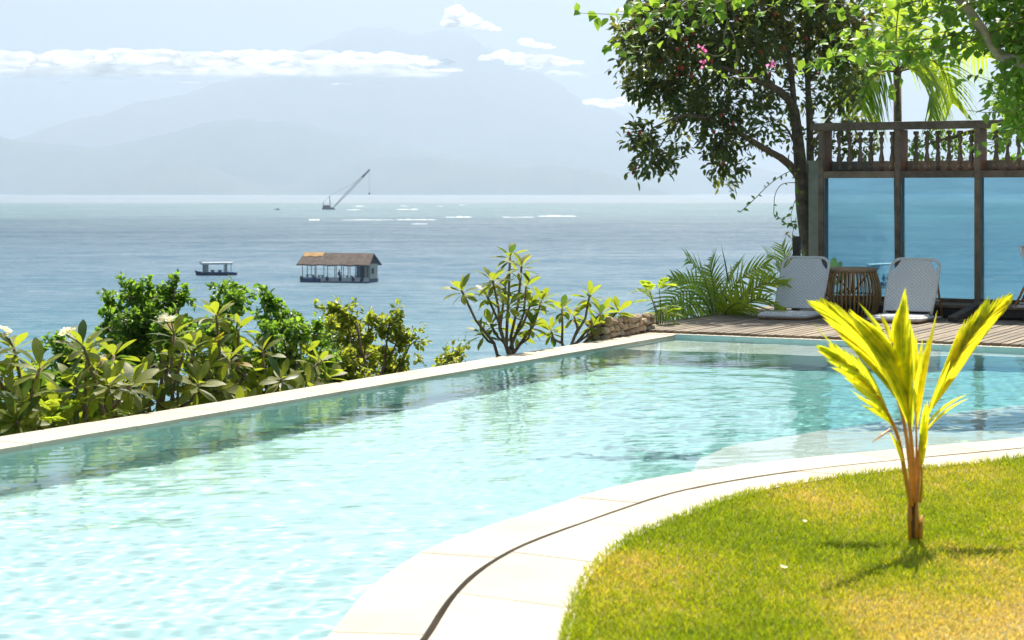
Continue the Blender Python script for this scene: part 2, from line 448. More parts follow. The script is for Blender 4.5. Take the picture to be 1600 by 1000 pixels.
# basin: the floor and ledges, built as a level grid clipped by the wall lines
FLOOR = -1.12
def basin():
    # infinity wall, far wall, near curved wall, floor sheet, two ledges
    mb = MB()
    L = 13.2
    A0, A1 = PL(0, 0), PL(0, -L); B1 = PL(7.0, 0)
    mb.add([(A0.x, A0.y, 0.0), (A1.x, A1.y, 0.0), (A1.x, A1.y, FLOOR), (A0.x, A0.y, FLOOR)], [(0, 1, 2, 3)])
    mb.add([(A0.x, A0.y, 0.03), (B1.x, B1.y, 0.03), (B1.x, B1.y, FLOOR), (A0.x, A0.y, FLOOR)], [(0, 3, 2, 1)])
    n = len(EDGE)
    v = [(p[0], p[1], ZC - 0.04) for p in EDGE] + [(p[0], p[1], FLOOR) for p in EDGE]
    mb.add(v, [(i, i + 1, n + i + 1, n + i) for i in range(n - 1)])
    e0, e1 = EDGE[0], EDGE[-1]
    mb.add([(A1.x, A1.y, 0), (e0[0], e0[1], 0), (e0[0], e0[1], FLOOR), (A1.x, A1.y, FLOOR)], [(0, 1, 2, 3)])
    mb.add([(e1[0], e1[1], 0), (B1.x, B1.y, 0), (B1.x, B1.y, FLOOR), (e1[0], e1[1], FLOOR)], [(0, 1, 2, 3)])
    poly = [A0, A1] + [Vector((p[0], p[1], 0)) for p in EDGE] + [B1]
    mb.add([(p.x, p.y, FLOOR) for p in poly], [tuple(range(len(poly)))])
    o = mb.build('pool_basin', M['pool']); setp(o, 'pale aqua plastered pool basin under the water', None, None, 'structure')
    o.cycles.is_caustics_receiver = True
    # ledge under the water along the near right side
    led = [(0.90, 9.42), (1.02, 10.1), (1.25, 10.6), (1.75, 11.1), (2.5, 11.8), (3.4, 12.5), (4.6, 13.3), (6.0, 14.0)]
    i0 = min(range(n), key=lambda i: (EDGE[i][0] - 0.86) ** 2 + (EDGE[i][1] - 9.35) ** 2)
    near = [tuple(EDGE[i]) for i in range(i0, n)]
    m2 = MB(); zl = -0.30
    loop = led + near[::-1]
    m2.add([(p[0], p[1], zl) for p in loop], [tuple(range(len(loop)))])
    m2.add([(p[0], p[1], zl) for p in led] + [(p[0], p[1], FLOOR) for p in led], [(i, i + 1, len(led) + i + 1, len(led) + i) for i in range(len(led) - 1)])
    o = m2.build('pool_ledge', M['pool_pale']); setp(o, 'shallow ledge under the water along the lawn side', None, None, 'structure'); o.cycles.is_caustics_receiver = True
    # ledge along the deck side
    m3 = MB(); c = [PL(0.002, -0.002), PL(0.002, -1.25), PL(2.3, -1.0), PL(3.0, -0.35), PL(7, -0.35), PL(7, -0.002)]
    m3.add([(p.x, p.y, -0.22) for p in c], [tuple(range(6))])
    m3.add([(p.x, p.y, -0.22) for p in c] + [(p.x, p.y, FLOOR) for p in c], [(i, i + 1, 7 + i, 6 + i) for i in range(0, 5)])
    o = m3.build('pool_ledge', M['pool_pale']); setp(o, 'shallow ledge under the water along the wooden deck', None, None, 'structure'); o.cycles.is_caustics_receiver = True
basin()

def pool_water():
    """the water surface: a rippled sheet with real waves"""
    h = 0.017
    bmin, bmax, ymin, ymax = 0.0, 7.0, -13.2, 0.0
    nb, ny = int((bmax - bmin) / h) + 1, int((ymax - ymin) / h) + 1
    b = np.linspace(bmin, bmax, nb); y = np.linspace(ymin, ymax, ny)
    Bm, Ym = np.meshgrid(b, y)
    X = PC.x + V.x * Bm + U.x * Ym; Yw = PC.y + V.y * Bm + U.y * Ym
    rng = np.random.default_rng(3)
    Z = np.zeros_like(X)
    def warp(a, b): return 0.5 * np.sin(0.9 * X - 1.3 * Yw + a) + 0.4 * np.sin(1.9 * X + 1.1 * Yw + b)
    patch = 0.5 + 0.5 * np.sin(0.55 * X + 0.9 * Yw + 1.0 + 0.8 * np.sin(0.8 * X - 0.4 * Yw))
    for k in range(54):
        lam = 0.07 * (1.1 / 0.07) ** (rng.random() ** 1.25)
        th = rng.normal(1.75, 0.75)
        kx, ky = math.cos(th) * 2 * math.pi / lam, math.sin(th) * 2 * math.pi / lam
        slope = 0.0095 * (0.11 / max(lam, 0.11)) ** 0.35
        amp = slope * lam / (2 * math.pi) * WAVE
        g = 0.55 + 0.45 * np.sin(X * rng.uniform(0.7, 2.0) + Yw * rng.uniform(0.6, 1.8) + rng.uniform(0, 6))
        Z += amp * g * (0.7 + 0.6 * patch) * np.sin(kx * X + ky * Yw + rng.uniform(0, 6.28) + warp(rng.uniform(0, 6), rng.uniform(0, 6)))
    # keep only cells on the water side of the near edge
    E = EDGE
    yy = np.interp(X.ravel(), E[:, 0], E[:, 1], left=-99).reshape(X.shape) if np.all(np.diff(E[:, 0]) > 0) else None
    if yy is None:
        order = np.argsort(E[:, 0]); yy = np.interp(X.ravel(), E[order, 0], E[order, 1], left=-99).reshape(X.shape)
    keep = (Yw > yy - 0.08) & (Yw > 0.0)
    idx = np.arange(nb * ny).reshape(ny, nb)
    q = np.stack([idx[:-1, :-1], idx[:-1, 1:], idx[1:, 1:], idx[1:, :-1]], -1).reshape(-1, 4)
    kq = keep.ravel()[q].all(1)
    q = q[kq]
    used = np.unique(q); remap = np.zeros(nb * ny, int); remap[used] = np.arange(len(used))
    vv = np.stack([X.ravel(), Yw.ravel(), Z.ravel()], 1)[used]
    o = np_mesh('pool_water', vv, remap[q], M['water'], smooth=True)
    setp(o, 'clear turquoise pool water with small ripples', None, None, 'structure')
    o.cycles.is_caustics_caster = True
WAVE = 1.0
pool_water()
# ------------------------------------------------------------------ coping and lawn
def strip_at(c, s0, s1):
    """sub-polyline of c between normalised arc positions"""
    n = len(c); q = np.linspace(s0 * (n - 1), s1 * (n - 1), 6)
    return np.stack([np.interp(q, np.arange(n), c[:, k]) for k in range(2)], 1)
def slab(name, parent, inner, outer, top, thick, mat, off, gap=0.0032):
    """one curved stone between two polylines"""
    inner = np.array(inner); outer = np.array(outer)
    cen = (inner.mean(0) + outer.mean(0)) / 2
    def shrink(p):
        out = []
        for i, q in enumerate(p):
            d = cen - q; L = np.linalg.norm(d); out.append(q + d / L * gap)
        return out
    inner = shrink(inner); outer = shrink(outer); n = len(inner)
    v = [(p[0], p[1], top) for p in inner] + [(p[0], p[1], top) for p in outer]
    v += [(p[0], p[1], top - thick) for p in inner] + [(p[0], p[1], top - thick) for p in outer]
    f = []
    for i in range(n - 1):
        f.append((i, n + i, n + i + 1, i + 1)); f.append((2 * n + i, i, i + 1, 2 * n + i + 1)); f.append((n + i, 3 * n + i, 3 * n + i + 1, n + i + 1))
    f.append((0, 2 * n, 3 * n, n)); f.append((n - 1, 2 * n - 1, 4 * n - 1, 3 * n - 1))
    m = MB(); m.add(v, f)
    o = m.build(name, mat, parent, local=off)
    return o
def coping():
    n = len(EDGE)
    # mortar bed under the stones, also the lining of the slot
    bed = MB()
    e2 = offset_curve(EDGE, 0.01)
    bed.add([(p[0], p[1], ZC - 0.045) for p in e2] + [(p[0], p[1], ZC - 0.045) for p in GRASS], [(i, n + i, n + i + 1, i + 1) for i in range(n - 1)])
    root = bed.build('pool_coping', M['joint']); setp(root, 'curved pale limestone coping between the pool and the lawn', None, None, 'structure')
    ns = 24
    rr = random.Random(3)
    cuts = [0] + [min(1, max(0, (i + rr.uniform(-0.12, 0.12)) / ns)) for i in range(1, ns)] + [1]
    for i in range(ns):
        a, b = cuts[i], cuts[i + 1]
        slab('coping_stone', root, strip_at(EDGE, a, b), strip_at(SLOT0, a, b), ZC + rr.uniform(-0.0012, 0.0012), 0.07, M['coping'], (0, 0, 0))
    ns2 = 19
    cuts = [0] + [min(1, max(0, (i + rr.uniform(-0.12, 0.12)) / ns2)) for i in range(1, ns2)] + [1]
    G2 = offset_curve(GRASS, 0.03)
    for i in range(ns2):
        a, b = cuts[i], cuts[i + 1]
        slab('paving_stone', root, strip_at(SLOT1, a, b), strip_at(G2, a, b), ZC - 0.003 + rr.uniform(-0.001, 0.001), 0.05, M['coping'], (0, 0, 0))
    # straight infinity edge
    root2 = MB(); L = 13.2
    c = [PL(0.0, 0.0), PL(0.0, -L), PL(-0.36, -L), PL(-0.36, 0.0)]
    v = [(p.x, p.y, -0.03) for p in c] + [(p.x, p.y, -1.6) for p in c]
    root2.add(v, [(0, 1, 2, 3), (2, 6, 7, 3), (1, 5, 6, 2), (0, 3, 7, 4)])
    r2 = root2.build('infinity_edge', M['coping']); setp(r2, 'straight pale stone infinity edge along the seaward side', None, None, 'structure')
    k = 15
    for i in range(k):
        y0, y1 = -L * i / k, -L * (i + 1) / k
        inn = [PL(0.003, y0 + (y1 - y0) * t)[:2] for t in (0, 0.5, 1)]; out = [PL(-0.365, y0 + (y1 - y0) * t)[:2] for t in (0, 0.5, 1)]
        slab('coping_stone', r2, inn[::-1], out[::-1], 0.022 + rr.uniform(-0.001, 0.001), 0.06, M['coping'], (0, 0, 0))
    # thin far edge under the deck
    m = MB()
    c = [PL(-0.0, 0.003), PL(7.2, 0.003), PL(7.2, 0.30), PL(-0.36, 0.30), PL(-0.36, 0.003)]
    m.add([(p.x, p.y, 0.024) for p in c] + [(p.x, p.y, -0.1) for p in c], [(0, 1, 2, 3, 4), (5, 6, 1, 0), (3, 8, 9, 4)])
    r3 = m.build('far_coping', M['coping']); setp(r3, 'narrow pale coping along the foot of the deck', None, None, 'structure')
coping()

def lawn():
    n = len(GRASS)
    xs = [p for p in GRASS]
    m = MB()
    far = [(7.5, 12.0), (9.0, 6.0), (9.0, -3.0), (-0.5, -3.0)]
    loop = [(p[0], p[1], ZC - 0.012) for p in GRASS] + [(p[0], p[1], ZC - 0.012) for p in far]
    m.add(loop, [tuple(range(len(loop)))])
    t = NT('lawn soil'); nz = t.noise(1.1, 5, 0.6, t.geo_pos()); n2 = t.noise(40, 4, 0.7, t.geo_pos())
    c = t.ramp(nz.outputs[0], [(0.4, (0.16, 0.17, 0.035)), (0.6, (0.33, 0.24, 0.10))])
    t.l(t.mix(0.4, c, t.ramp(n2.outputs[0], [(0.3, (0.12, 0.09, 0.04)), (0.7, (0.34, 0.27, 0.12))])), t.p.inputs['Base Color']); t.set(Roughness=0.95)
    o = m.build('lawn', t.m); setp(o, 'ground of the garden lawn', None, None, 'structure')
    # blades of short grass
    rng = np.random.default_rng(11)
    # curve as polygon for the test
    gx, gy = GRASS[:, 0], GRASS[:, 1]
    N = 520000
    # denser close to the camera field of view
    Y = rng.uniform(4.9, 11.6, N); X = (rng.uniform(-20, 1720, N) - 800) / F * Y
    # boundary: compare with the curve, as distance along its normal
    tg = np.gradient(GRASS, axis=0); tg /= np.linalg.norm(tg, axis=1)[:, None]
    ok = np.zeros(N, bool); dist = np.zeros(N)
    for s in range(0, N, 40000):
        P = np.stack([X[s:s + 40000], Y[s:s + 40000]], 1)
        d2 = ((P[:, None, :] - GRASS[None]) ** 2).sum(-1); k = d2.argmin(1)
        d = P - GRASS[k]; side = d[:, 0] * tg[k, 1] - d[:, 1] * tg[k, 0]
        dist[s:s + 40000] = side
    dryn = np.array([mnoise.fractal(Vector((x * 1.0 + 4, y * 0.8, 0.3)), 1, 2, 4) for x, y in zip(X[:1], Y[:1])])
    ok = dist > -0.006 + 0.02 * rng.random(N) ** 2
    X, Y, dist = X[ok], Y[ok], dist[ok]
    # patchiness from a coarse noise grid
    gxs = np.linspace(-1.5, 5, 90); gys = np.linspace(4.5, 12, 100)
    grid = np.array([[mnoise.fractal(Vector((a * 1.15 + 4, b * 0.75, 0.3)), 1, 2, 4) + 0.35 * mnoise.noise(Vector((a * 9, b * 6, 3))) for a in gxs] for b in gys])
    ix = np.clip(((X + 1.5) / 6.5 * 89).astype(int), 0, 89); iy = np.clip(((Y - 4.5) / 7.5 * 99).astype(int), 0, 99)
    near = np.clip((7.9 - Y) / 2.2, 0, 1) * np.clip((X - 0.75) / 0.9, 0, 1)        # the worn dry part of the lawn
    dry = np.clip(0.24 + 0.42 * grid[iy, ix] + 0.62 * near - 0.22 * np.exp(-dist / 0.25), 0, 1)
    keep = rng.random(len(X)) > 0.45 * dry
    X, Y, dist, dry = X[keep], Y[keep], dist[keep], dry[keep]
    n = len(X)
    h = (0.010 + 0.020 * rng.random(n) ** 1.5) * (1.1 - 0.5 * dry) * (1 + 0.5 * np.exp(-dist / 0.05))
    w = 0.0018 + 0.0018 * rng.random(n)
    az = rng.uniform(0, 2 * math.pi, n); lean = rng.uniform(0.1, 1.1, n)
    la = rng.uniform(0, 2 * math.pi, n)
    ax, ay = np.cos(az) * w, np.sin(az) * w
    lx, ly = np.cos(la) * lean * h, np.sin(la) * lean * h
    z0 = ZC - 0.014
    v = np.zeros((n, 5, 3))
    v[:, 0] = np.stack([X - ax, Y - ay, np.full(n, z0)], 1); v[:, 1] = np.stack([X + ax, Y + ay, np.full(n, z0)], 1)
    mz = z0 + h * 0.6
    v[:, 2] = np.stack([X + ax * 0.8 + lx * 0.4, Y + ay * 0.8 + ly * 0.4, mz], 1); v[:, 3] = np.stack([X - ax * 0.8 + lx * 0.4, Y - ay * 0.8 + ly * 0.4, mz], 1)
    v[:, 4] = np.stack([X + lx, Y + ly, z0 + h], 1)
    base = np.arange(n)[:, None] * 5
    f = np.concatenate([base + np.array([0, 1, 2]), base + np.array([0, 2, 3]), base + np.array([3, 2, 4])], 0)
    t = NT('grass blade')
    at = t.n('ShaderNodeAttribute', attribute_name='dry')
    c = t.ramp(at.outputs['Fac'], [(0.0, (0.23, 0.32, 0.010)), (0.3, (0.38, 0.42, 0.014)), (0.6, (0.60, 0.47, 0.11)), (1.0, (0.68, 0.55, 0.28))])
    t.l(c, t.p.inputs['Base Color']); t.set(Roughness=0.6)
    tr = t.n('ShaderNodeBsdfTranslucent'); t.l(t.mix(1.0, c, (1.9, 1.8, 1.0), 'MULTIPLY'), tr.inputs[0])
    ms = t.n('ShaderNodeMixShader'); ms.inputs[0].default_value = 0.33
    t.l(t.p.outputs[0], ms.inputs[1]); t.l(tr.outputs[0], ms.inputs[2]); t.l(ms.outputs[0], t.out.inputs[0])
    o = np_mesh('grass', v.reshape(-1, 3), f, t.m, kind='stuff')
    a = o.data.attributes.new('dry', 'FLOAT', 'POINT')
    dv = np.clip(dry + rng.normal(0, 0.13, n), 0, 1)
    a.data.foreach_set('value', np.repeat(dv, 5).astype(np.float32))
    o['label'] = 'short sunlit grass, green by the edge and straw dry in front'
lawn()

# fallen petals on the lawn
M['petal'] = leaf_mat('white petal', [(0, (0.75, 0.70, 0.62)), (1, (0.8, 0.78, 0.72))], (0.8, 0.75, 0.6), 0.3)
def petal(px, py, sz, rot, label):
    p = G(px, py, ZC + 0.012); m = MB()
    v = []; f = []
    for i in range(5):
        t = i / 4; w = math.sin(math.pi * (0.12 + 0.8 * t)) * 0.45
        for s in (-1, 0, 1): v.append((s * w * sz, (t - 0.5) * sz, 0.18 * sz * abs(s) + 0.12 * sz * (t - 0.5) ** 2 * 4))
    for i in range(4):
        for s in range(2): a = i * 3 + s; f.append((a, a + 1, a + 4, a + 3))
    m.add(v, f); o = m.build('petal', M['petal'], smooth=True); o.location = p; o.rotation_euler = (0.1, 0.15, rot)
    setp(o, label, 'petal', 'petals fallen on the lawn')
petal(1224, 887, 0.030, 0.9, 'white fallen petal on the dry grass, left of the palm shadow')
petal(1257, 815, 0.024, 0.2, 'pale fallen petal on the green grass, farther from the viewer')

# ------------------------------------------------------------------ deck, stone wall
ROT = TH
def deck():
    root = thing('deck', None, None, PC, ROT)
    root['kind'] = 'structure'; root['label'] = 'weathered wooden deck at the far end of the pool'
    m = MB(); m.box((3.2, 2.35, -0.06), (7.6, 4.1, 0.12)); m.build('under_frame', M['dark_wood'], root)
    rr = random.Random(4); b = -0.72; i = 0
    while b < 7.0:
        w = 0.088 + rr.uniform(-0.004, 0.004)
        y0 = 0.16 + rr.uniform(-0.012, 0.012); y1 = 4.42 + rr.uniform(-0.02, 0.02)
        m = MB(); cx = b + w / 2
        m.box((0, 0, 0), (w - 0.016, y1 - y0, 0.03))
        o = m.build('plank', M['plank'], root)
        o.location = (cx, (y0 + y1) / 2, 0.034 + rr.uniform(-0.003, 0.003)); o.rotation_euler = (0, rr.uniform(-0.02, 0.02), rr.uniform(-0.0012, 0.0012))
        b += w; i += 1
deck()

def stone_wall():
    root = thing('stone_wall', 'low dry stone wall of rough brown stones at the pool corner', 'stone wall', PC, ROT)
    t = NT('rough stone'); rnd = t.n('ShaderNodeObjectInfo').outputs['Random']
    n1 = t.noise(14, 5, 0.65, t.coord())
    c = t.ramp(rnd, [(0, (0.36, 0.26, 0.16)), (0.5, (0.50, 0.39, 0.27)), (1, (0.62, 0.51, 0.37))])
    t.l(t.mix(1.0, c, t.ramp(n1.outputs[0], [(0.3, (0.6, 0.58, 0.55)), (0.7, (1.15, 1.12, 1.1))]), 'MULTIPLY'), t.p.inputs['Base Color']); t.set(Roughness=0.9)
    t.bump(n1.outputs[0], 0.6, 0.01)
    core = MB(); core.box((-0.51, -0.15, -0.45), (0.18, 1.05, 1.1)); core.build('mortar_core', M['soil'], root)
    rr = random.Random(9)
    bm = bmesh.new(); bmesh.ops.create_icosphere(bm, subdivisions=1, radius=1.0)
    variants = []
    for k in range(5):
        me = bpy.data.meshes.new('stone')
        b2 = bm.copy()
        for v in b2.verts:
            v.co *= 1 + 0.25 * mnoise.noise(v.co * 1.4 + Vector((k * 7, 3, 1)))
            for a in range(3): v.co[a] = max(-0.78, min(0.78, v.co[a]))
        b2.to_mesh(me); b2.free(); me.materials.append(t.m); variants.append(me)
    def st(b, y, z, s):
        o = link_mesh('stone', rr.choice(variants), root); o.location = (b, y, z)
        o.scale = (s[0], s[1], s[2]); o.rotation_euler = (rr.uniform(-.4, .4), rr.uniform(-.4, .4), rr.uniform(-.4, .4))
    # end face towards the viewer, pool side face, top
    for face in range(3):
        if face == 0:      # pool-side face
            y = -0.68
            while y < 0.36:
                L = rr.uniform(0.06, 0.12)
                top = 0.20 - 0.035 * max(0, y + 0.6)
                z = -0.04
                while z < top - 0.02:
                    hh = rr.uniform(0.05, 0.075); st(-0.40, y + L / 2 + rr.uniform(-.02, .02), z + hh / 2, (0.055, L * 0.66, hh * 0.68)); z += hh
                y += L
        elif face == 1:    # end
            b = -0.60
            while b < -0.42:
                L = rr.uniform(0.06, 0.1); z = -0.5
                while z < 0.16:
                    hh = rr.uniform(0.05, 0.075); st(b + L / 2, -0.69 + rr.uniform(-.02, .02), z + hh / 2, (L * 0.66, 0.055, hh * 0.68)); z += hh
                b += L
        else:
            y = -0.62
            while y < 0.38:
                for b in (-0.58, -0.51, -0.44):
                    st(b + rr.uniform(-.02, .02), y + rr.uniform(-.02, .02), 0.145 - 0.035 * max(0, y + 0.6), (0.062, 0.062, 0.05))
                y += 0.085
stone_wall()

# ------------------------------------------------------------------ glass screen on its platform
def platform():
    root = thing('wooden_platform', 'low dark wooden platform under the glass screen behind the chairs', 'platform', PC, ROT)
    rr = random.Random(2)
    m = MB(); m.box((3.6, 3.52, 0.118), (6.5, 0.62, 0.08)); m.build('fascia', M['dark_wood'], root)
    for y in (3.24, 3.36, 3.48, 3.60, 3.72, 3.84):
        m = MB(); m.box((0, 0, 0), (6.6, 0.112, 0.03)); o = m.build('plank', M['frame'], root); o.location = (3.6, y + rr.uniform(-.003, .003), 0.178 + rr.uniform(-.002, .002))
    for x in (0.6, 1.7, 2.8, 3.9, 5.0, 6.1):
        m = MB(); m.box((x, 3.3, 0.063), (0.09, 0.09, 0.028)); m.build('foot', M['dark_wood'], root)
    # loose angled plank in front of it
    t = thing('loose_plank', 'short dark plank leaning on the platform edge between chair and post', 'plank', PL(1.98, 2.60, 0.05), ROT)
    m = MB(); m.beam((0.0, 0.02, 0.03), (0.16, 0.56, 0.175), 0.10, 0.045); o = m.build('board', M['dark_wood'], t)
platform()

def glass_screen():
    t = NT('screen glass')
    t.t.nodes.remove(t.p)
    tp = t.n('ShaderNodeBsdfTransparent'); tp.inputs[0].default_value = (0.57, 0.77, 0.84, 1)
    gl = t.n('ShaderNodeBsdfGlossy'); gl.inputs['Roughness'].default_value = 0.02
    nz = t.noise(1.5, 3, 0.5, t.coord())
    b = t.n('ShaderNodeBump'); b.inputs['Strength'].default_value = 0.12; b.inputs['Distance'].default_value = 0.02; t.l(nz.outputs[0], b.inputs['Height'])
    fr = t.n('ShaderNodeFresnel'); fr.inputs[0].default_value = 1.45
    t.l(b.outputs[0], gl.inputs['Normal'])
    ms = t.n('ShaderNodeMixShader'); t.l(fr.outputs[0], ms.inputs[0]); t.l(tp.outputs[0], ms.inputs[1]); t.l(gl.outputs[0], ms.inputs[2])
    # film paints slanting wave streaks and a pale haze into the clear pane
    film = t.n('ShaderNodeBsdfTranslucent'); film.inputs[0].default_value = (0.38, 0.64, 0.80, 1)
    f1 = t.noise(1.0, 5, 0.6, t.coord('Object', (0.9, 1, 8.0), (0, 0.30, 0)), 0.5)
    fm = t.n('ShaderNodeMapRange'); fm.inputs['From Min'].default_value = 0.3; fm.inputs['From Max'].default_value = 0.75
    fm.inputs['To Min'].default_value = 0.03; fm.inputs['To Max'].default_value = 0.20; t.l(f1.outputs[0], fm.inputs['Value'])
    m3 = t.n('ShaderNodeMixShader'); t.l(fm.outputs[0], m3.inputs[0]); t.l(ms.outputs[0], m3.inputs[1]); t.l(film.outputs[0], m3.inputs[2])
    t.l(m3.outputs[0], t.out.inputs[0])
    M['glass'] = t.m
    base = PL(0.21, 3.65, 0.194)
    root = thing('glass_screen', 'weathered wooden screen with three glass panes and a row of turned balusters', 'screen', base, ROT)
    Wd, F1 = M['frame'], M['frame_brown']
    sp = 0.885; H = 1.90; mid = 1.40; nb = 5
    for i in range(nb):
        x = i * sp
        m = MB(); m.box((x, 0, H / 2), (0.062, 0.055, H)); m.build('post', Wd, root, bevel=0.004)
        m = MB(); m.box((x + 0.004, 0.092, mid / 2), (0.05, 0.125, mid)); m.build('post_back', F1, root)
        m = MB(); m.box((x + 0.004, 0.155, (mid + H) / 2 + 0.01), (0.05, 0.25, H - mid - 0.02)); m.build('side_board', F1, root)
    m = MB(); m.box((sp * 2 - 0.0, -0.004, H + 0.042), (sp * 4 + 0.24, 0.09, 0.085)); m.build('top_rail', Wd, root, bevel=0.005)
    m = MB(); m.box((sp * 2, 0.155, H + 0.02), (sp * 4 + 0.05, 0.22, 0.03)); m.build('top_board', F1, root)
    prof = [(0.020, 0), (0.024, 0.015), (0.024, 0.045), (0.013, 0.055), (0.011, 0.075), (0.020, 0.10), (0.023, 0.125), (0.018, 0.16), (0.013, 0.20), (0.012, 0.24), (0.017, 0.25),
            (0.017, 0.262), (0.011, 0.272), (0.013, 0.30), (0.020, 0.33), (0.020, 0.36), (0.012, 0.375), (0.012, 0.39), (0.022, 0.40), (0.022, 0.432)]
    prof = [(r_ * 1.4, z_) for r_, z_ in prof]
    mb = MB(); mb.lathe(prof, n=10); bal = mb.build('baluster', Wd, root, smooth=True)
    zb = mid + 0.055
    first = True
    for i in range(nb - 1):
        x0 = i * sp
        m = MB(); m.box((x0 + sp / 2, -0.002, mid), (sp - 0.064, 0.058, 0.075)); m.build('middle_rail', Wd, root, bevel=0.004)
        m = MB(); m.box((x0 + sp / 2, 0.15, mid + 0.03), (sp - 0.052, 0.24, 0.03)); m.build('shelf_board', F1, root)
        m = MB(); m.box((x0 + sp / 2 + 0.002, 0.262, mid + 0.10), (sp - 0.06, 0.02, 0.11)); m.build('back_board', M['pale_board'], root)
        m = MB(); m.box((x0 + sp / 2, 0.02, 0.02), (sp - 0.064, 0.06, 0.045)); m.build('sill', Wd, root)
        m = MB(); m.box((x0 + sp / 2, 0.02, (mid - 0.02) / 2 + 0.01), (sp - 0.066, 0.006, mid - 0.07)); m.build('glass_pane', M['glass'], root)
        for k in range(6):
            x = x0 + 0.155 + k * (sp - 0.27) / 5 + 0.02
            if first: o = bal; first = False
            else: o = bal.copy(); COL.objects.link(o)
            o.location = (x, 0.10, zb - 0.008); o.rotation_euler = (0, 0, k * 1.7 + i)
M['pale_board'] = plain('grey green painted board', (0.30, 0.31, 0.26), 0.8, var=0.25, nscale=9)
glass_screen()
# pale pillar and dark stub post by the tree
def pillar():
    p = W(1276, 410, 21.9)
    m = MB(); m.box((0, 0, 0.86), (0.15, 0.15, 1.78)); m.box((0, 0, 1.77), (0.17, 0.17, 0.04))
    o = m.build('pillar', plain('pale concrete', (0.48, 0.45, 0.36), 0.85, var=0.2, bump=0.3, bscale=40), bevel=0.006); o.location = (p.x, p.y, -0.02); o.rotation_euler = (0, 0, ROT)
    setp(o, 'pale concrete pillar behind the tree trunk and the screen', 'pillar')
    p = W(1243, 410, 21.0)
    m = MB(); m.box((0, 0, 0.42), (0.075, 0.075, 0.92)); o = m.build('stub_post', M['dark_wood'], bevel=0.006); o.location = (p.x, p.y, 0.02); o.rotation_euler = (0, 0.02, ROT)
    setp(o, 'short dark wooden post left of the tree trunk', 'post')
pillar()

# ------------------------------------------------------------------ floor chairs and rattan table
def weave_mat():
    t = NT('white woven rattan')
    tc = t.n('ShaderNodeTexCoord'); sep = t.n('ShaderNodeSeparateXYZ'); t.l(tc.outputs['Object'], sep.inputs[0])
    ax = t.math('ABSOLUTE', sep.outputs[0]); 
    seg = t.math('PINGPONG', sep.outputs[2], 0.17)      # the chevrons turn round along the back
    seg2 = t.math('PINGPONG', sep.outputs[1], 0.17)
    st = t.math('SINE', t.math('MULTIPLY', t.math('ADD', t.math('ADD', ax, t.math('MULTIPLY', seg, 1.2)), t.math('MULTIPLY', seg2, 1.2)), 150.0))
    fine = t.n('ShaderNodeTexWave', bands_direction='X'); fine.inputs['Scale'].default_value = 60; t.l(tc.outputs['Object'], fine.inputs['Vector'])
    h = t.math('ADD', st, t.math('MULTIPLY', fine.outputs[1], 0.4))
    c = t.ramp(t.math('MULTIPLY_ADD', st, 0.5), [(0.0, (0.62, 0.62, 0.58)), (0.5, (0.82, 0.81, 0.77)), (1.0, (0.86, 0.85, 0.81))])
    t.l(c, t.p.inputs['Base Color']); t.set(Roughness=0.55); t.bump(h, 0.5, 0.004)
    return t.m
M['weave'] = weave_mat()
M['white_frame'] = plain('whitewashed rattan frame', (0.74, 0.72, 0.66), 0.5, var=0.12, nscale=30)
M['bamboo'] = plain('bamboo', (0.42, 0.20, 0.07), 0.45, var=0.3, nscale=20)
M['brass'] = plain('dull hinge', (0.25, 0.2, 0.13), 0.4, 0.8)
def rounded_panel(w0, w1, h, th, r, n=5):
    """outline in x,z (bottom w0 wide, top w1 wide, round upper corners)"""
    pts = [(-w0 / 2, 0), (w0 / 2, 0)]
    for k in range(n + 1):
        a = math.pi / 2 * k / n; pts.append((w1 / 2 - r + r * math.cos(a), h - r + r * math.sin(a)))
    for k in range(n + 1):
        a = math.pi / 2 + math.pi / 2 * k / n; pts.append((-w1 / 2 + r + r * math.cos(a), h - r + r * math.sin(a)))
    return pts
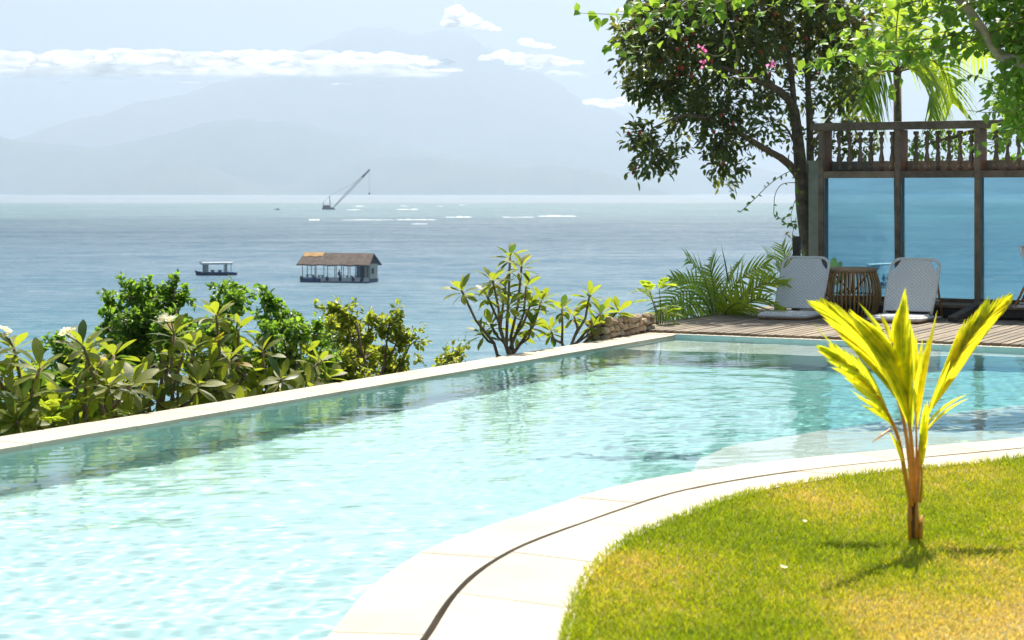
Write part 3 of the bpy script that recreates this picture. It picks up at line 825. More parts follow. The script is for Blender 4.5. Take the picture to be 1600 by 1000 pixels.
def make_chair(label):
    root = thing('floor_chair', label, 'chair', group='folding floor chairs on the deck')
    w, L, sd = 0.53, 0.645, 0.50
    # backrest built upright then tilted with its own object rotation
    tilt = -0.50
    me_o = None
    # woven panel with cut upper corners (the hand holes lie in the corners)
    hw = w / 2 - 0.012
    prof = [(-hw, 0.03), (hw, 0.03), (hw, L - 0.155), (hw - 0.055, L - 0.105), (hw - 0.105, L - 0.016), (-hw + 0.105, L - 0.016), (-hw + 0.055, L - 0.105), (-hw, L - 0.155)]
    m = MB(); n = len(prof)
    v = [(x, -0.012, z) for x, z in prof] + [(x, 0.012, z) for x, z in prof]
    f = [tuple(range(n)), tuple(range(2 * n - 1, n - 1, -1))] + [(i, n + i, n + (i + 1) % n, (i + 1) % n) for i in range(n)]
    m.add(v, f); bk = m.build('backrest', M['weave'], root, bevel=0.004); bk.location = (0, 0, 0.065); bk.rotation_euler = (tilt, 0, 0)
    m = MB()
    r = 0.105; pts = [(-w / 2 + 0.012, 0, 0.0), (-w / 2, 0, L * 0.4), (-w / 2, 0, L - r)]
    for k in range(1, 7):
        a = math.pi - math.pi / 2 * k / 6; pts.append((-w / 2 + r + r * math.cos(a), 0, L - r + r * math.sin(a)))
    pts += [(x * -1, y, z) for x, y, z in pts[::-1]]
    m.tube(pts, 0.0165, 8); fr = m.build('frame', M['white_frame'], bk, smooth=True)
    for s in (-1, 1):
        m = MB()
        q = [(s * (hw - 0.004), 0, L - 0.16), (s * (hw - 0.040), 0, L - 0.125), (s * (hw - 0.075), 0, L - 0.075), (s * (hw - 0.10), 0, L - 0.02)]
        m.tube(q, 0.011, 7); m.build('hand_hole_rim', M['white_frame'], bk, smooth=True)
    # seat lies on the deck, in front of the back
    m = MB(); m.box((0, -sd / 2 - 0.005, 0.046), (w - 0.024, sd - 0.03, 0.045)); st = m.build('seat', M['weave'], root, bevel=0.016)
    m = MB(); r = 0.06
    pts = [(-w / 2, 0.02, 0.036), (-w / 2, -sd + r, 0.036)] + [(-w / 2 + r - r * math.cos(math.pi / 2 * k / 4), -sd + r - r * math.sin(math.pi / 2 * k / 4), 0.036) for k in range(1, 5)]
    pts += [(-x, y, z) for x, y, z in pts[::-1]]
    m.tube(pts, 0.020, 8); m.build('seat_rim', M['white_frame'], root, smooth=True)
    m = MB(); pts2 = [(x * 0.99, y * 0.99, 0.010) for x, y, z in pts]; m.tube(pts2, 0.009, 6); m.build('base_rail', M['bamboo'], root, smooth=True)
    for s in (-1, 1):
        m = MB(); m.box((s * (w / 2 - 0.035), 0.0, 0.068), (0.035, 0.03, 0.02)); m.build('hinge', M['brass'], root, bevel=0.003)
        m = MB(); m.tube([(s * (w / 2 + 0.004), 0.17, 0.39), (s * (w / 2 + 0.004), 0.345, 0.02)], 0.013, 7); pr = m.build('prop_leg', M['bamboo'], root, smooth=True)
        m = MB(); m.tube([(s * (w / 2 + 0.004), 0.26, 0.20), (s * (w / 2 - 0.05), 0.26, 0.20)], 0.016, 7); m.build('collar', M['white_frame'], pr, smooth=True)
    for s in (-1, 1):
        m = MB(); m.tube([(s * (w / 2 - 0.005), 0.0, 0.02), (s * (w / 2 - 0.005), 0.36, 0.02)], 0.015, 7); m.build('floor_rail', M['white_frame'], root, smooth=True)
    return root
def dup(o, parent=None):
    c = o.copy(); COL.objects.link(c)
    if parent is not None: c.parent = parent
    for ch in list(o.children): dup(ch, c)
    return c
c1 = make_chair('white woven floor chair with a tilted back, left of the rattan table')
p = G(1246, 495, 0.052); c1.location = (p.x, p.y, 0.052); c1.rotation_euler = (0, 0, ROT)
c2 = dup(c1); p = G(1418, 500, 0.052); c2.location = (p.x, p.y, 0.052); c2.rotation_euler = (0, 0, ROT - 0.02)
c2['label'] = 'white woven floor chair with sun on its back, right of the rattan table'
c3 = dup(c1); c3.location = PL(2.86, 3.25, 0.194); c3.rotation_euler = (0, 0, ROT + R(97))
c3['label'] = 'white floor chair cut off by the right edge, seen from its side'

def rattan_table():
    p = G(1336, 494, 0.052)
    root = thing('rattan_table', 'round brown rattan drum table between the two white chairs', 'table', (p.x, p.y + 0.2, 0.052))
    m = MB(); prof = [(0.255, 0.475), (0.275, 0.480), (0.278, 0.505), (0.262, 0.520), (0.0, 0.522)]
    m.lathe(prof, n=36); m.build('table_top', wood_mat('pale rattan top', (0.30, 0.19, 0.10), (0.50, 0.36, 0.22), (20, 20, 80)), root, smooth=True)
    cane = NT('rattan cane'); rnd = cane.n('ShaderNodeObjectInfo').outputs['Random']; nz = cane.noise(18, 4, 0.6, cane.coord())
    cc = cane.mix(0.5, cane.ramp(rnd, [(0, (0.40, 0.20, 0.06)), (0.6, (0.56, 0.32, 0.11)), (1, (0.64, 0.42, 0.18))]), cane.ramp(nz.outputs[0], [(0.3, (0.36, 0.19, 0.06)), (0.7, (0.60, 0.36, 0.14))]))
    cane.l(cc, cane.p.inputs['Base Color']); cane.set(Roughness=0.4)
    pr = [(0.262, 0.48), (0.282, 0.42), (0.305, 0.34), (0.316, 0.25), (0.312, 0.17), (0.295, 0.09), (0.268, 0.02), (0.255, 0.0)]
    m = MB(); m.tube([(r, 0, z) for r, z in pr], 0.0088, 6, cap=True); o0 = m.build('cane', cane.m, root, smooth=True)
    n = 42; rr = random.Random(1)
    for k in range(n):
        o = o0 if k == 0 else o0.copy()
        if k: COL.objects.link(o)
        o.rotation_euler = (0, 0, 2 * math.pi * k / n + rr.uniform(-0.018, 0.018))
    for z, r in ((0.225, 0.306), (0.012, 0.262), (0.465, 0.262)):
        m = MB(); m.tube([(r * math.cos(2 * math.pi * k / 40), r * math.sin(2 * math.pi * k / 40), z) for k in range(41)], 0.008, 6, cap=False); m.build('hoop', M['bamboo'], root, smooth=True)
    for k in range(3):
        a = 2 * math.pi * k / 3 + 0.4; m = MB()
        m.tube([(0.24 * math.cos(a), 0.24 * math.sin(a), 0.47), (0.02 * math.cos(a), 0.02 * math.sin(a), 0.25), (0.24 * math.cos(a + 1.0), 0.24 * math.sin(a + 1.0), 0.01)], 0.011, 6); m.build('brace', M['bamboo'], root, smooth=True)
rattan_table()
# ------------------------------------------------------------------ leaves and plants
def unit(a): return a / np.maximum(1e-9, np.linalg.norm(a, axis=-1, keepdims=True))
def leaf_batch(P, D, N, L, Wd, fold=0.18, droop=0.12, tipw=0.75):
    """many folded leaves at once: base P, direction D, face normal N"""
    n = len(P); D = unit(D); Sd = unit(np.cross(D, N)); N = np.cross(Sd, D)
    L = np.asarray(L)[:, None] * np.ones((n, 1)); Wd = np.asarray(Wd)[:, None] * np.ones((n, 1))
    m1 = P + D * L * 0.35 - N * L * droop * 0.15; m2 = P + D * L * 0.72 - N * L * droop * 0.5; t = P + D * L - N * L * droop
    up = N * Wd * fold
    l1, r1 = m1 - Sd * Wd * 0.5 + up, m1 + Sd * Wd * 0.5 + up
    l2, r2 = m2 - Sd * Wd * 0.5 * tipw + up, m2 + Sd * Wd * 0.5 * tipw + up
    v = np.stack([P, m1, m2, t, l1, r1, l2, r2], 1).reshape(-1, 3)
    f0 = np.array([(0, 5, 1), (0, 1, 4), (1, 5, 7), (1, 7, 2), (1, 2, 6), (1, 6, 4), (2, 7, 3), (2, 3, 6)])
    f = (np.arange(n)[:, None, None] * 8 + f0[None]).reshape(-1, 3)
    return v, f
def leaf_mesh(name, mat, prof, L=1.0, Wd=0.3, fold=0.15, arch=0.15, flat=5):
    """one leaf of unit length along +y, face up +z; prof = list of (t, half width)"""
    v = []; f = []
    for (t, w) in prof:
        z = arch * (t - t * t) * L * 1.6 - arch * 0.6 * t * t * L
        for s in (-1, 0, 1): v.append((s * w * Wd, t * L, z + abs(s) * w * Wd * fold))
    for i in range(len(prof) - 1):
        a = i * 3; f += [(a, a + 1, a + 4, a + 3), (a + 1, a + 2, a + 5, a + 4)]
    me = bpy.data.meshes.new(name); me.from_pydata(v, [], f); me.materials.append(mat); me.update()
    me.polygons.foreach_set('use_smooth', [True] * len(me.polygons))
    return me
def place_leaf(name, me, parent, p, d, nrm, s, sw=1.0):
    d = Vector(d).normalized(); nrm = Vector(nrm); x = d.cross(nrm)
    if x.length < 1e-4: x = d.cross(Vector((1, 0, 0.3)))
    x.normalize(); z = x.cross(d)
    o = bpy.data.objects.new(name, me); COL.objects.link(o); o.parent = parent
    Mx = Matrix((x * s * sw, d * s, z * s)).transposed().to_4x4(); Mx.translation = Vector(p)
    o.matrix_local = Mx
    return o
G_ = lambda r, g, b: (r, g, b)
M['bark'] = plain('grey brown bark', (0.19, 0.135, 0.09), 0.9, var=0.45, nscale=12, bump=0.7, bscale=30)
M['pale_bark'] = plain('pale smooth bark', (0.36, 0.29, 0.19), 0.8, var=0.35, nscale=9, bump=0.4, bscale=30)
M['plum_bark'] = plain('plumeria bark', (0.20, 0.135, 0.085), 0.8, var=0.35, nscale=25, bump=0.4, bscale=50)
M['twig'] = plain('green brown twig', (0.20, 0.16, 0.06), 0.7, var=0.3)
M['plum_leaf'] = leaf_mat('plumeria leaf', [(0, (0.06, 0.12, 0.012)), (0.6, (0.11, 0.18, 0.02)), (0.965, (0.17, 0.22, 0.025)), (1, (0.42, 0.25, 0.03))], (0.46, 0.60, 0.03), 0.48, 0.5)
M['plum_leaf_dark'] = leaf_mat('dark plumeria leaf', [(0, (0.025, 0.06, 0.012)), (1, (0.06, 0.11, 0.02))], (0.26, 0.40, 0.03), 0.36, 0.45)
M['small_leaf'] = leaf_mat('small round leaf', [(0, (0.03, 0.085, 0.012)), (0.7, (0.07, 0.15, 0.02)), (1, (0.16, 0.22, 0.03))], (0.48, 0.78, 0.05), 0.5, 0.4, island=True)
M['olive_leaf'] = leaf_mat('yellow green small leaf', [(0, (0.06, 0.11, 0.012)), (0.7, (0.13, 0.19, 0.02)), (1, (0.28, 0.24, 0.04))], (0.75, 0.82, 0.05), 0.5, 0.4, island=True)
M['tree_leaf'] = leaf_mat('dark glossy leaf', [(0, (0.018, 0.046, 0.010)), (0.6, (0.045, 0.095, 0.018)), (0.84, (0.11, 0.14, 0.03)), (1, (0.26, 0.17, 0.07))], (0.42, 0.50, 0.05), 0.38, 0.28, island=True)
M['tree_leaf_one'] = leaf_mat('dark glossy single leaf', [(0, (0.018, 0.046, 0.010)), (0.6, (0.045, 0.095, 0.018)), (0.84, (0.11, 0.14, 0.03)), (1, (0.26, 0.17, 0.07))], (0.42, 0.50, 0.05), 0.38, 0.28)
BV = [(0, (0.05, 0.12, 0.012)), (0.6, (0.10, 0.19, 0.02)), (1, (0.17, 0.24, 0.03))]
M['vine_leaf'] = leaf_mat('bougainvillea leaf', BV, (0.50, 0.68, 0.05), 0.5, 0.4)
M['vine_leaf_mass'] = leaf_mat('bougainvillea leaf mass', BV, (0.45, 0.62, 0.05), 0.48, 0.4, island=True)
M['hedge_leaf'] = leaf_mat('light green leaf', [(0, (0.06, 0.13, 0.015)), (1, (0.16, 0.24, 0.03))], (0.45, 0.6, 0.05), 0.45, 0.4, island=True)
M['feather'] = leaf_mat('feathery leaf', [(0, (0.16, 0.24, 0.015)), (1, (0.30, 0.36, 0.03))], (0.75, 0.85, 0.06), 0.5, 0.5, island=True)
M['palm_green'] = leaf_mat('palm leaflet', [(0, (0.06, 0.13, 0.012)), (0.7, (0.13, 0.21, 0.02)), (1, (0.26, 0.27, 0.03))], (0.80, 0.95, 0.06), 0.55, 0.35, island=True)
M['coco_leaf'] = leaf_mat('yellow palm leaflet', [(0, (0.10, 0.20, 0.012)), (0.3, (0.24, 0.32, 0.015)), (0.6, (0.44, 0.42, 0.015)), (1, (0.56, 0.46, 0.02))], (1.0, 0.97, 0.05), 0.58, 0.4)
M['coco_stem'] = plain('orange palm stalk', (0.60, 0.27, 0.03), 0.45, var=0.25, nscale=14)
M['coco_bole'] = plain('brown fibre', (0.20, 0.085, 0.03), 0.9, var=0.5, nscale=40, bump=0.7, bscale=90)
M['pink'] = leaf_mat('pink bract', [(0, (0.65, 0.10, 0.40)), (1, (0.75, 0.22, 0.55))], (0.9, 0.3, 0.65), 0.45, 0.5)
M['white_flower'] = leaf_mat('white flower', [(0, (0.72, 0.66, 0.55)), (1, (0.80, 0.76, 0.68))], (0.85, 0.8, 0.65), 0.35, 0.5)
M['red_fruit'] = plain('red fruit', (0.45, 0.03, 0.015), 0.35, var=0.3)

PLUM = leaf_mesh('leaf', M['plum_leaf'], [(0, 0.06), (0.12, 0.10), (0.3, 0.62), (0.5, 0.95), (0.68, 1.0), (0.84, 0.72), (0.95, 0.32), (1.0, 0.03)], 1.0, 0.165, 0.14, 0.10)
PLUMD = PLUM.copy(); PLUMD.materials.clear(); PLUMD.materials.append(M['plum_leaf_dark'])
def flower_mesh():
    m = MB()
    rr = random.Random(3)
    for k in range(6):
        a = k * 2.4; c = Vector((math.cos(a) * 0.035 * (k > 0), math.sin(a) * 0.035 * (k > 0), 0.02 + 0.02 * rr.random()))
        for j in range(5):
            b = j * 2 * math.pi / 5 + a; d = Vector((math.cos(b), math.sin(b), 0.35)); sd = Vector((-math.sin(b), math.cos(b), 0))
            q = [c, c + d * 0.018 + sd * 0.012, c + d * 0.036 + sd * 0.006, c + d * 0.036 - sd * 0.006, c + d * 0.018 - sd * 0.012]
            m.add(q, [(0, 1, 2, 3, 4)])
    me = bpy.data.meshes.new('flower'); me.from_pydata(m.v, [], m.f); me.materials.append(M['white_flower']); me.update(); return me
FLOWER = flower_mesh()

def edge_Y(x, b=-0.36):
    """distance of the outer pool edge along the ray of photo column x"""
    k = (x - 800) / F
    # point on line: PC + V*b - U*a ;  X = k*Y
    a = (PC.x + V.x * b - k * (PC.y + V.y * b)) / (U.x - k * U.y)
    return PC.y + V.y * b - U.y * a
def plumeria(label, root_px, ros, dY, leaf_len, nleaf, seed, flowers=(), extra=0, group='plumeria bushes behind the infinity edge'):
    rr = random.Random(seed)
    Yr = edge_Y(root_px[0]) + dY
    base = W(root_px[0], root_px[1], Yr)
    base.z = min(base.z, -0.35)
    root = thing('plumeria', label, 'plumeria', base, 0, group)
    tips = []
    ros = list(ros)
    if extra:
        x0, x1 = min(r[0] for r in ros), max(r[0] for r in ros)
        for k in range(extra):
            q = rr.choice(ros); ros.append((q[0] + rr.uniform(-34, 34), q[1] + rr.uniform(18, 62)))
    for i, (x, y) in enumerate(ros):
        Y = max(edge_Y(x) + 0.25, Yr + rr.uniform(-0.35, 0.45))
        tips.append(W(x, y, Y))
    # forking limbs: tips join in pairs on their way to the base
    mb = MB(); fork = base + Vector((rr.uniform(-.05, .05), 0, 0.25))
    mb.tube([base - Vector((0, 0, 0.25)), base + Vector((0.02, 0, 0.1)), fork], [0.032, 0.028, 0.024], 7)
    order = sorted(range(len(tips)), key=lambda i: tips[i].x)
    groups = [order[i:i + 2] for i in range(0, len(order), 2)]
    for g in groups:
        c = sum((tips[i] for i in g), Vector()) / len(g)
        kn = fork.lerp(c, 0.52) + Vector((rr.uniform(-.05, .05), rr.uniform(-.05, .05), -0.06))
        mid = fork.lerp(kn, 0.5) + Vector((rr.uniform(-.05, .05), rr.uniform(-.05, .05), -0.02))
        mb.tube([fork, mid, kn], [0.020, 0.016, 0.0145], 6)
        for i in g:
            t = tips[i]; m1 = kn.lerp(t, 0.5) + Vector((rr.uniform(-.03, .03), rr.uniform(-.03, .03), -0.03))
            mb.tube([kn, m1, t], [0.0135, 0.011, 0.0105], 6)
            # bare side spur
    mb.build('branch', M['plum_bark'], root, smooth=True, local=base)
    for i, t in enumerate(tips):
        ax = (t - fork).normalized(); ax = (ax + Vector((0, -0.1, 0.9))).normalized()
        a1 = ax.cross(Vector((0, 1, 0.1))).normalized(); a2 = ax.cross(a1)
        n = nleaf + rr.randint(-2, 2)
        ph = rr.uniform(0, 6)
        for k in range(n):
            q = k / max(1, n - 1)
            a = ph + k * 2.39996 + rr.uniform(-.2, .2)
            elev = R(52 - 92 * q + rr.uniform(-14, 14))       # young leaves upright, old ones hang
            out = a1 * math.cos(a) + a2 * math.sin(a)
            d = out * math.cos(elev) + ax * math.sin(elev)
            nr = ax * math.cos(elev) - out * math.sin(elev)
            L = leaf_len * (0.62 + 0.42 * math.sin(math.pi * min(1, 0.25 + q * 0.7))) * rr.uniform(0.85, 1.12)
            me = PLUMD if rr.random() < 0.13 else PLUM
            place_leaf('leaf', me, root, t - base - ax * 0.05 * q, d, nr + Vector((rr.uniform(-.3, .3), rr.uniform(-.3, .3), 0)), L, rr.uniform(0.85, 1.15))
    for (x, y) in flowers:
        tip = min(tips, key=lambda t: (t - W(x, y, t.y)).length)
        p = W(x, y, tip.y)
        o = bpy.data.objects.new('flower', FLOWER); COL.objects.link(o); o.parent = root; o.location = p - base; o.rotation_euler = (rr.uniform(0.3, 0.9), rr.uniform(-.3, .3), rr.uniform(0, 6)); o.scale = (0.7,) * 3
        m = MB(); m.tube([p, tip], 0.005, 5); m.build('flower_stalk', M['twig'], root, local=base)
    return root
plumeria('plumeria at the left picture edge with white flowers at its tip', (40, 725), [(22, 545), (62, 575), (48, 600), (12, 620), (-20, 560), (85, 660), (20, 665)], 0.7, 0.195, 15, 21, [(6, 520), (14, 528)], extra=9)
plumeria('plumeria with a white flower head between the left edge and the round leaved shrub', (150, 715), [(130, 540), (178, 555), (118, 604), (170, 622), (90, 640), (150, 580), (205, 600), (140, 660)], 0.75, 0.195, 15, 22, [(104, 523), (118, 520), (158, 567)], extra=10)
plumeria('plumeria in front of the dark round leaved shrub', (265, 700), [(228, 585), (256, 566), (272, 522), (288, 626), (300, 552), (245, 625), (310, 600), (215, 645)], 0.8, 0.19, 15, 23, [(258, 500), (268, 503)], extra=9)
plumeria('tallest of the left plumerias, its top leaf rosette clear against the sea', (345, 690), [(338, 492), (333, 545), (358, 562), (330, 590), (384, 580), (372, 515), (350, 620), (395, 622)], 0.8, 0.19, 15, 24, extra=9)
plumeria('plumeria at the right end of the left clump, before the yellowish shrub', (430, 665), [(410, 548), (440, 592), (470, 556), (418, 602), (512, 590), (498, 566), (455, 615), (480, 605)], 0.75, 0.185, 14, 25, [(471, 537)], extra=8)
plumeria('tall open plumeria alone against the sea right of the shrubs', (793, 592), [(797, 400), (815, 416), (770, 438), (760, 460), (721, 453), (790, 448), (822, 447), (795, 476), (828, 478), (752, 520), (767, 508), (846, 470), (808, 520), (830, 508)], 0.5, 0.180, 16, 26, group='plumeria bushes behind the infinity edge')
plumeria('low spreading plumeria beside the stone wall', (878, 560), [(878, 481), (921, 462), (861, 515), (940, 488), (966, 485), (896, 492), (927, 506)], 0.45, 0.175, 16, 27)

def ellipsoid_twigs(rng, blobs, Y0, dens, Yj=0.8):
    """twig points spread through a crown given as photo ellipses"""
    pts = []; dirs = []
    for b in blobs:
        x, y, rx, ry = b[:4]; w = b[4] if len(b) > 4 else 1.0
        Yc = Y0 + (b[5] if len(b) > 5 else rng.uniform(-Yj, Yj)); k = Yc / F
        n = max(3, int(dens * rx * ry * w / 100))
        u = unit(rng.normal(size=(n, 3))); r = rng.random(n) ** 0.42
        r *= 1 + 0.12 * rng.normal(size=n)
        c = np.array(W(x, y, Yc))
        s = np.array([rx * k, (rx + ry) * 0.5 * k, ry * k])
        pts.append(c + u * r[:, None] * s); dirs.append(u)
    return np.concatenate(pts), np.concatenate(dirs)
def foliage(rng, P, D, per, L, wr, spread=0.9, grav=-0.25, sz=0.35):
    """leaves round twig points"""
    n = len(P)
    B = np.repeat(P, per, 0) + rng.normal(size=(n * per, 3)) * L * sz
    d = np.repeat(D, per, 0) + rng.normal(size=(n * per, 3)) * spread + np.array([0, 0, grav])
    N = rng.normal(size=(n * per, 3)) * 0.6 + np.array([0, -0.15, 1.0])
    LL = L * rng.uniform(0.65, 1.2, n * per)
    return B, d, N, LL, LL * wr * rng.uniform(0.85, 1.15, n * per)

def shrub(name, label, cat, root_px, Y, blobs, dens, per, L, wr, mat, stems, seed, group=None, stem_mat=None, single=None):
    rng = np.random.default_rng(seed); rr = random.Random(seed)
    base = W(root_px[0], root_px[1], Y)
    root = thing(name, label, cat, base, 0, group)
    P, D = ellipsoid_twigs(rng, blobs, Y, dens * 0.82, 0.35)
    kp = np.array([mnoise.fractal(Vector(q_) * 3.2 + Vector((seed, 0, 0)), 1, 2, 3) for q_ in P]) > -0.17
    P, D = P[kp], D[kp]
    sp, sd = [], []
    k_ = Y / F
    for b_ in blobs:
        for q in range(3):
            a_ = rng.normal(0, 0.7); ln = rng.uniform(8, 26); st_ = np.array(W(b_[0] + math.sin(a_) * b_[2] * 0.8, b_[1] - math.cos(a_) * b_[3] * 0.8, Y))
            dd = np.array([math.sin(a_), rng.normal() * 0.3, math.cos(a_)])
            for e in np.linspace(0, 1, 4): sp.append(st_ + dd * ln * e * k_); sd.append(dd)
    P = np.concatenate([P, np.array(sp)]); D = np.concatenate([D, np.array(sd)])
    B, d, N, LL, WW = foliage(rng, P, D, per, L, wr)
    v, f = leaf_batch(B, d, N, LL, WW)
    o = np_mesh('foliage', v - np.array(base), f, mat, root, smooth=False); o['kind'] = 'stuff'
    mb = MB()
    for b in blobs:
        t = W(b[0], b[1], Y); m = base.lerp(t, 0.55) + Vector((rr.uniform(-.1, .1), rr.uniform(-.1, .1), -0.05))
        mb.tube([base, base.lerp(m, 0.5) + Vector((rr.uniform(-.06, .06), 0, 0)), m, t], [0.02, 0.016, 0.011, 0.006], 5)
    for i in rng.integers(0, len(P), stems):
        t = Vector(P[i]); bb = min(blobs, key=lambda q: (W(q[0], q[1], Y) - t).length); c = W(bb[0], bb[1], Y)
        mb.tube([c, c.lerp(t, 0.5) + Vector((0, 0, 0.02)), t], [0.006, 0.004, 0.002], 4)
    mb.build('stem', stem_mat or M['bark'], root, local=base)
    return root
shrub('round_leaved_shrub', 'dark green shrub of small round leaves rising behind the plumerias', 'shrub', (240, 760), 13.2,
      [(185, 490, 26, 14), (205, 465, 18, 12), (215, 495, 35, 25), (245, 475, 28, 20), (272, 457, 14, 14), (275, 480, 14, 16), (225, 520, 40, 25), (265, 515, 25, 25), (175, 520, 22, 25), (200, 550, 30, 30), (90, 560, 30, 25), (60, 610, 35, 30), (120, 590, 40, 40), (240, 570, 50, 40), (170, 600, 50, 50), (30, 650, 40, 40), (100, 650, 40, 30)],
      15, 8, 0.046, 0.66, M['small_leaf'], 120, 31)
shrub('round_leaved_shrub', 'green small leaved shrub top showing behind the tallest left plumeria', 'shrub', (370, 720), 13.8,
      [(362, 462, 14, 10), (352, 475, 14, 12), (375, 478, 10, 12), (350, 505, 20, 20), (330, 520, 25, 18), (300, 530, 20, 20), (320, 600, 40, 40), (360, 570, 30, 40), (400, 590, 35, 40), (290, 640, 30, 25)], 15, 8, 0.046, 0.66, M['small_leaf'], 60, 32)
shrub('leafy_shrub', 'green shrub between the left plumerias and the yellowish shrub', 'shrub', (450, 700), 14.1,
      [(412, 480, 9, 10), (425, 495, 14, 14), (440, 515, 22, 14), (415, 520, 18, 16), (465, 520, 22, 14), (490, 525, 18, 14), (455, 550, 35, 20), (500, 560, 30, 22), (440, 590, 35, 30)], 13, 8, 0.046, 0.66, M['small_leaf'], 80, 33)
shrub('leafy_shrub', 'yellow green shrub with a bare stub at the right end of the bushes', 'shrub', (560, 680), 15.0,
      [(518, 502, 10, 14), (520, 525, 18, 18), (540, 500, 10, 10), (548, 530, 24, 25), (575, 520, 18, 16), (608, 510, 16, 14), (625, 525, 14, 12), (605, 540, 24, 20), (640, 540, 8, 10), (570, 560, 40, 25), (625, 565, 28, 16), (530, 560, 26, 24), (600, 585, 50, 20), (550, 590, 45, 22), (500, 600, 30, 20)],
      13, 8, 0.050, 0.64, M['olive_leaf'], 110, 34)
def stub():
    m = MB(); a = W(558, 505, 14.7); m.tube([a, a + Vector((0.02, 0, -0.15)), a + Vector((0.03, 0.1, -0.27)), W(560, 575, 14.9)], [0.009, 0.012, 0.013, 0.014], 7)
    o = m.build('dead_stem', M['bark'], smooth=True); setp(o, 'bare broken stem sticking up in the yellow green shrub', 'stem')
stub()
shrub('seedling', 'small bright seedling at the pool edge left of the open plumeria', 'plant', (700, 610), 15.3,
      [(705, 562, 10, 6), (695, 570, 9, 6), (715, 568, 6, 6), (688, 574, 6, 4)], 30, 5, 0.05, 0.5, M['olive_leaf'], 8, 35)
# undergrowth that covers the slope below the edge
def undergrowth():
    rng = np.random.default_rng(40)
    n = 5200
    y = -rng.uniform(-0.5, 14.0, n); b = -0.55 - rng.random(n) ** 1.3 * 3.2
    P = np.array([PL(bb, yy, hill_h(bb, yy) + rng.uniform(0.02, 0.32)) for bb, yy in zip(b, y)])
    D = rng.normal(size=(n, 3)) + np.array([0, 0, 0.8])
    B, d, N, LL, WW = foliage(rng, P, D, 6, 0.06, 0.5)
    v, f = leaf_batch(B, d, N, LL, WW)
    o = np_mesh('undergrowth', v, f, M['small_leaf'], kind='stuff'); o['label'] = 'low leafy undergrowth on the slope below the pool edge'
undergrowth()

def feather_frond(mb_v, mb_f, p, d, L, rng, n=16, ll=0.045):
    """one pinnate leaf"""
    d = np.array(Vector(d).normalized()); side = unit(np.cross(d, [0, 0, 1.0])[None])[0]; up = np.cross(side, d)
    t = np.linspace(0.1, 1, n)
    c = np.array(p) + d * (t * L)[:, None] - np.array([0, 0, 1.0]) * (0.35 * L * t ** 2)[:, None]
    P = np.concatenate([c, c]); Dd = np.concatenate([np.tile(side + d * 0.35, (n, 1)), np.tile(-side + d * 0.35, (n, 1))]) + rng.normal(size=(2 * n, 3)) * 0.08
    N = np.tile(up, (2 * n, 1)) + rng.normal(size=(2 * n, 3)) * 0.15
    ln = ll * np.concatenate([np.sin(math.pi * (0.12 + 0.8 * t)), np.sin(math.pi * (0.12 + 0.8 * t))])
    v, f = leaf_batch(P, Dd, N, ln, ln * 0.34, 0.05, 0.05)
    return v, f, c
def feathery_plant(label, px, Y, fronds, L, seed, n=16, ll=0.05):
    rng = np.random.default_rng(seed); base = W(px[0], px[1], Y)
    root = thing('feathery_plant', label, 'plant', base, 0, 'bright feathery plants')
    mb = MB()
    for (x, y, dx, dz) in fronds:
        p = W(x, y, Y + rng.uniform(-.15, .15)); mb.tube([base, base.lerp(p, 0.6) + Vector((0.02, 0, 0)), p], [0.008, 0.006, 0.004], 5)
        for k in range(3):
            d = Vector((dx + rng.normal() * 0.45, -0.4 + rng.normal() * 0.5, dz + rng.normal() * 0.25))
            v, f, c = feather_frond(None, None, p, d, L * rng.uniform(0.7, 1.15), rng, n, ll)
            fr = np_mesh('frond', v - np.array(base), f, M['feather'], root)
            m2 = MB(); m2.tube([Vector(q) for q in c[::4]], 0.0022, 4); m2.build('midrib', M['twig'], fr, local=base)
    mb.build('stem', M['twig'], root, local=base)
feathery_plant('bright feathery leaved plant low at the left edge by the coping', (45, 720), 11.4, [(15, 650, -0.6, 0.3), (35, 655, 0.6, 0.2), (60, 640, 0.8, 0.4), (70, 655, 0.5, 0.1)], 0.22, 51)
feathery_plant('bright feathery leaved plant at the coping under the second plumeria', (110, 705), 11.6, [(95, 668, -0.5, 0.2), (100, 672, 0.7, 0.2), (118, 632, 0.7, 0.5), (140, 625, 0.5, 0.3), (160, 650, 0.8, 0.2), (178, 648, 0.6, 0.2)], 0.21, 52)
feathery_plant('tall airy feathery plant left of the palm by the deck', (1030, 530), 18.9, [(1015, 455, -0.5, 0.4), (1022, 470, -0.4, 0.3), (1030, 452, 0.4, 0.4), (1018, 488, -0.5, 0.1), (1035, 480, 0.4, 0.2), (1040, 492, 0.4, 0.1)], 0.30, 53, 16, 0.075)

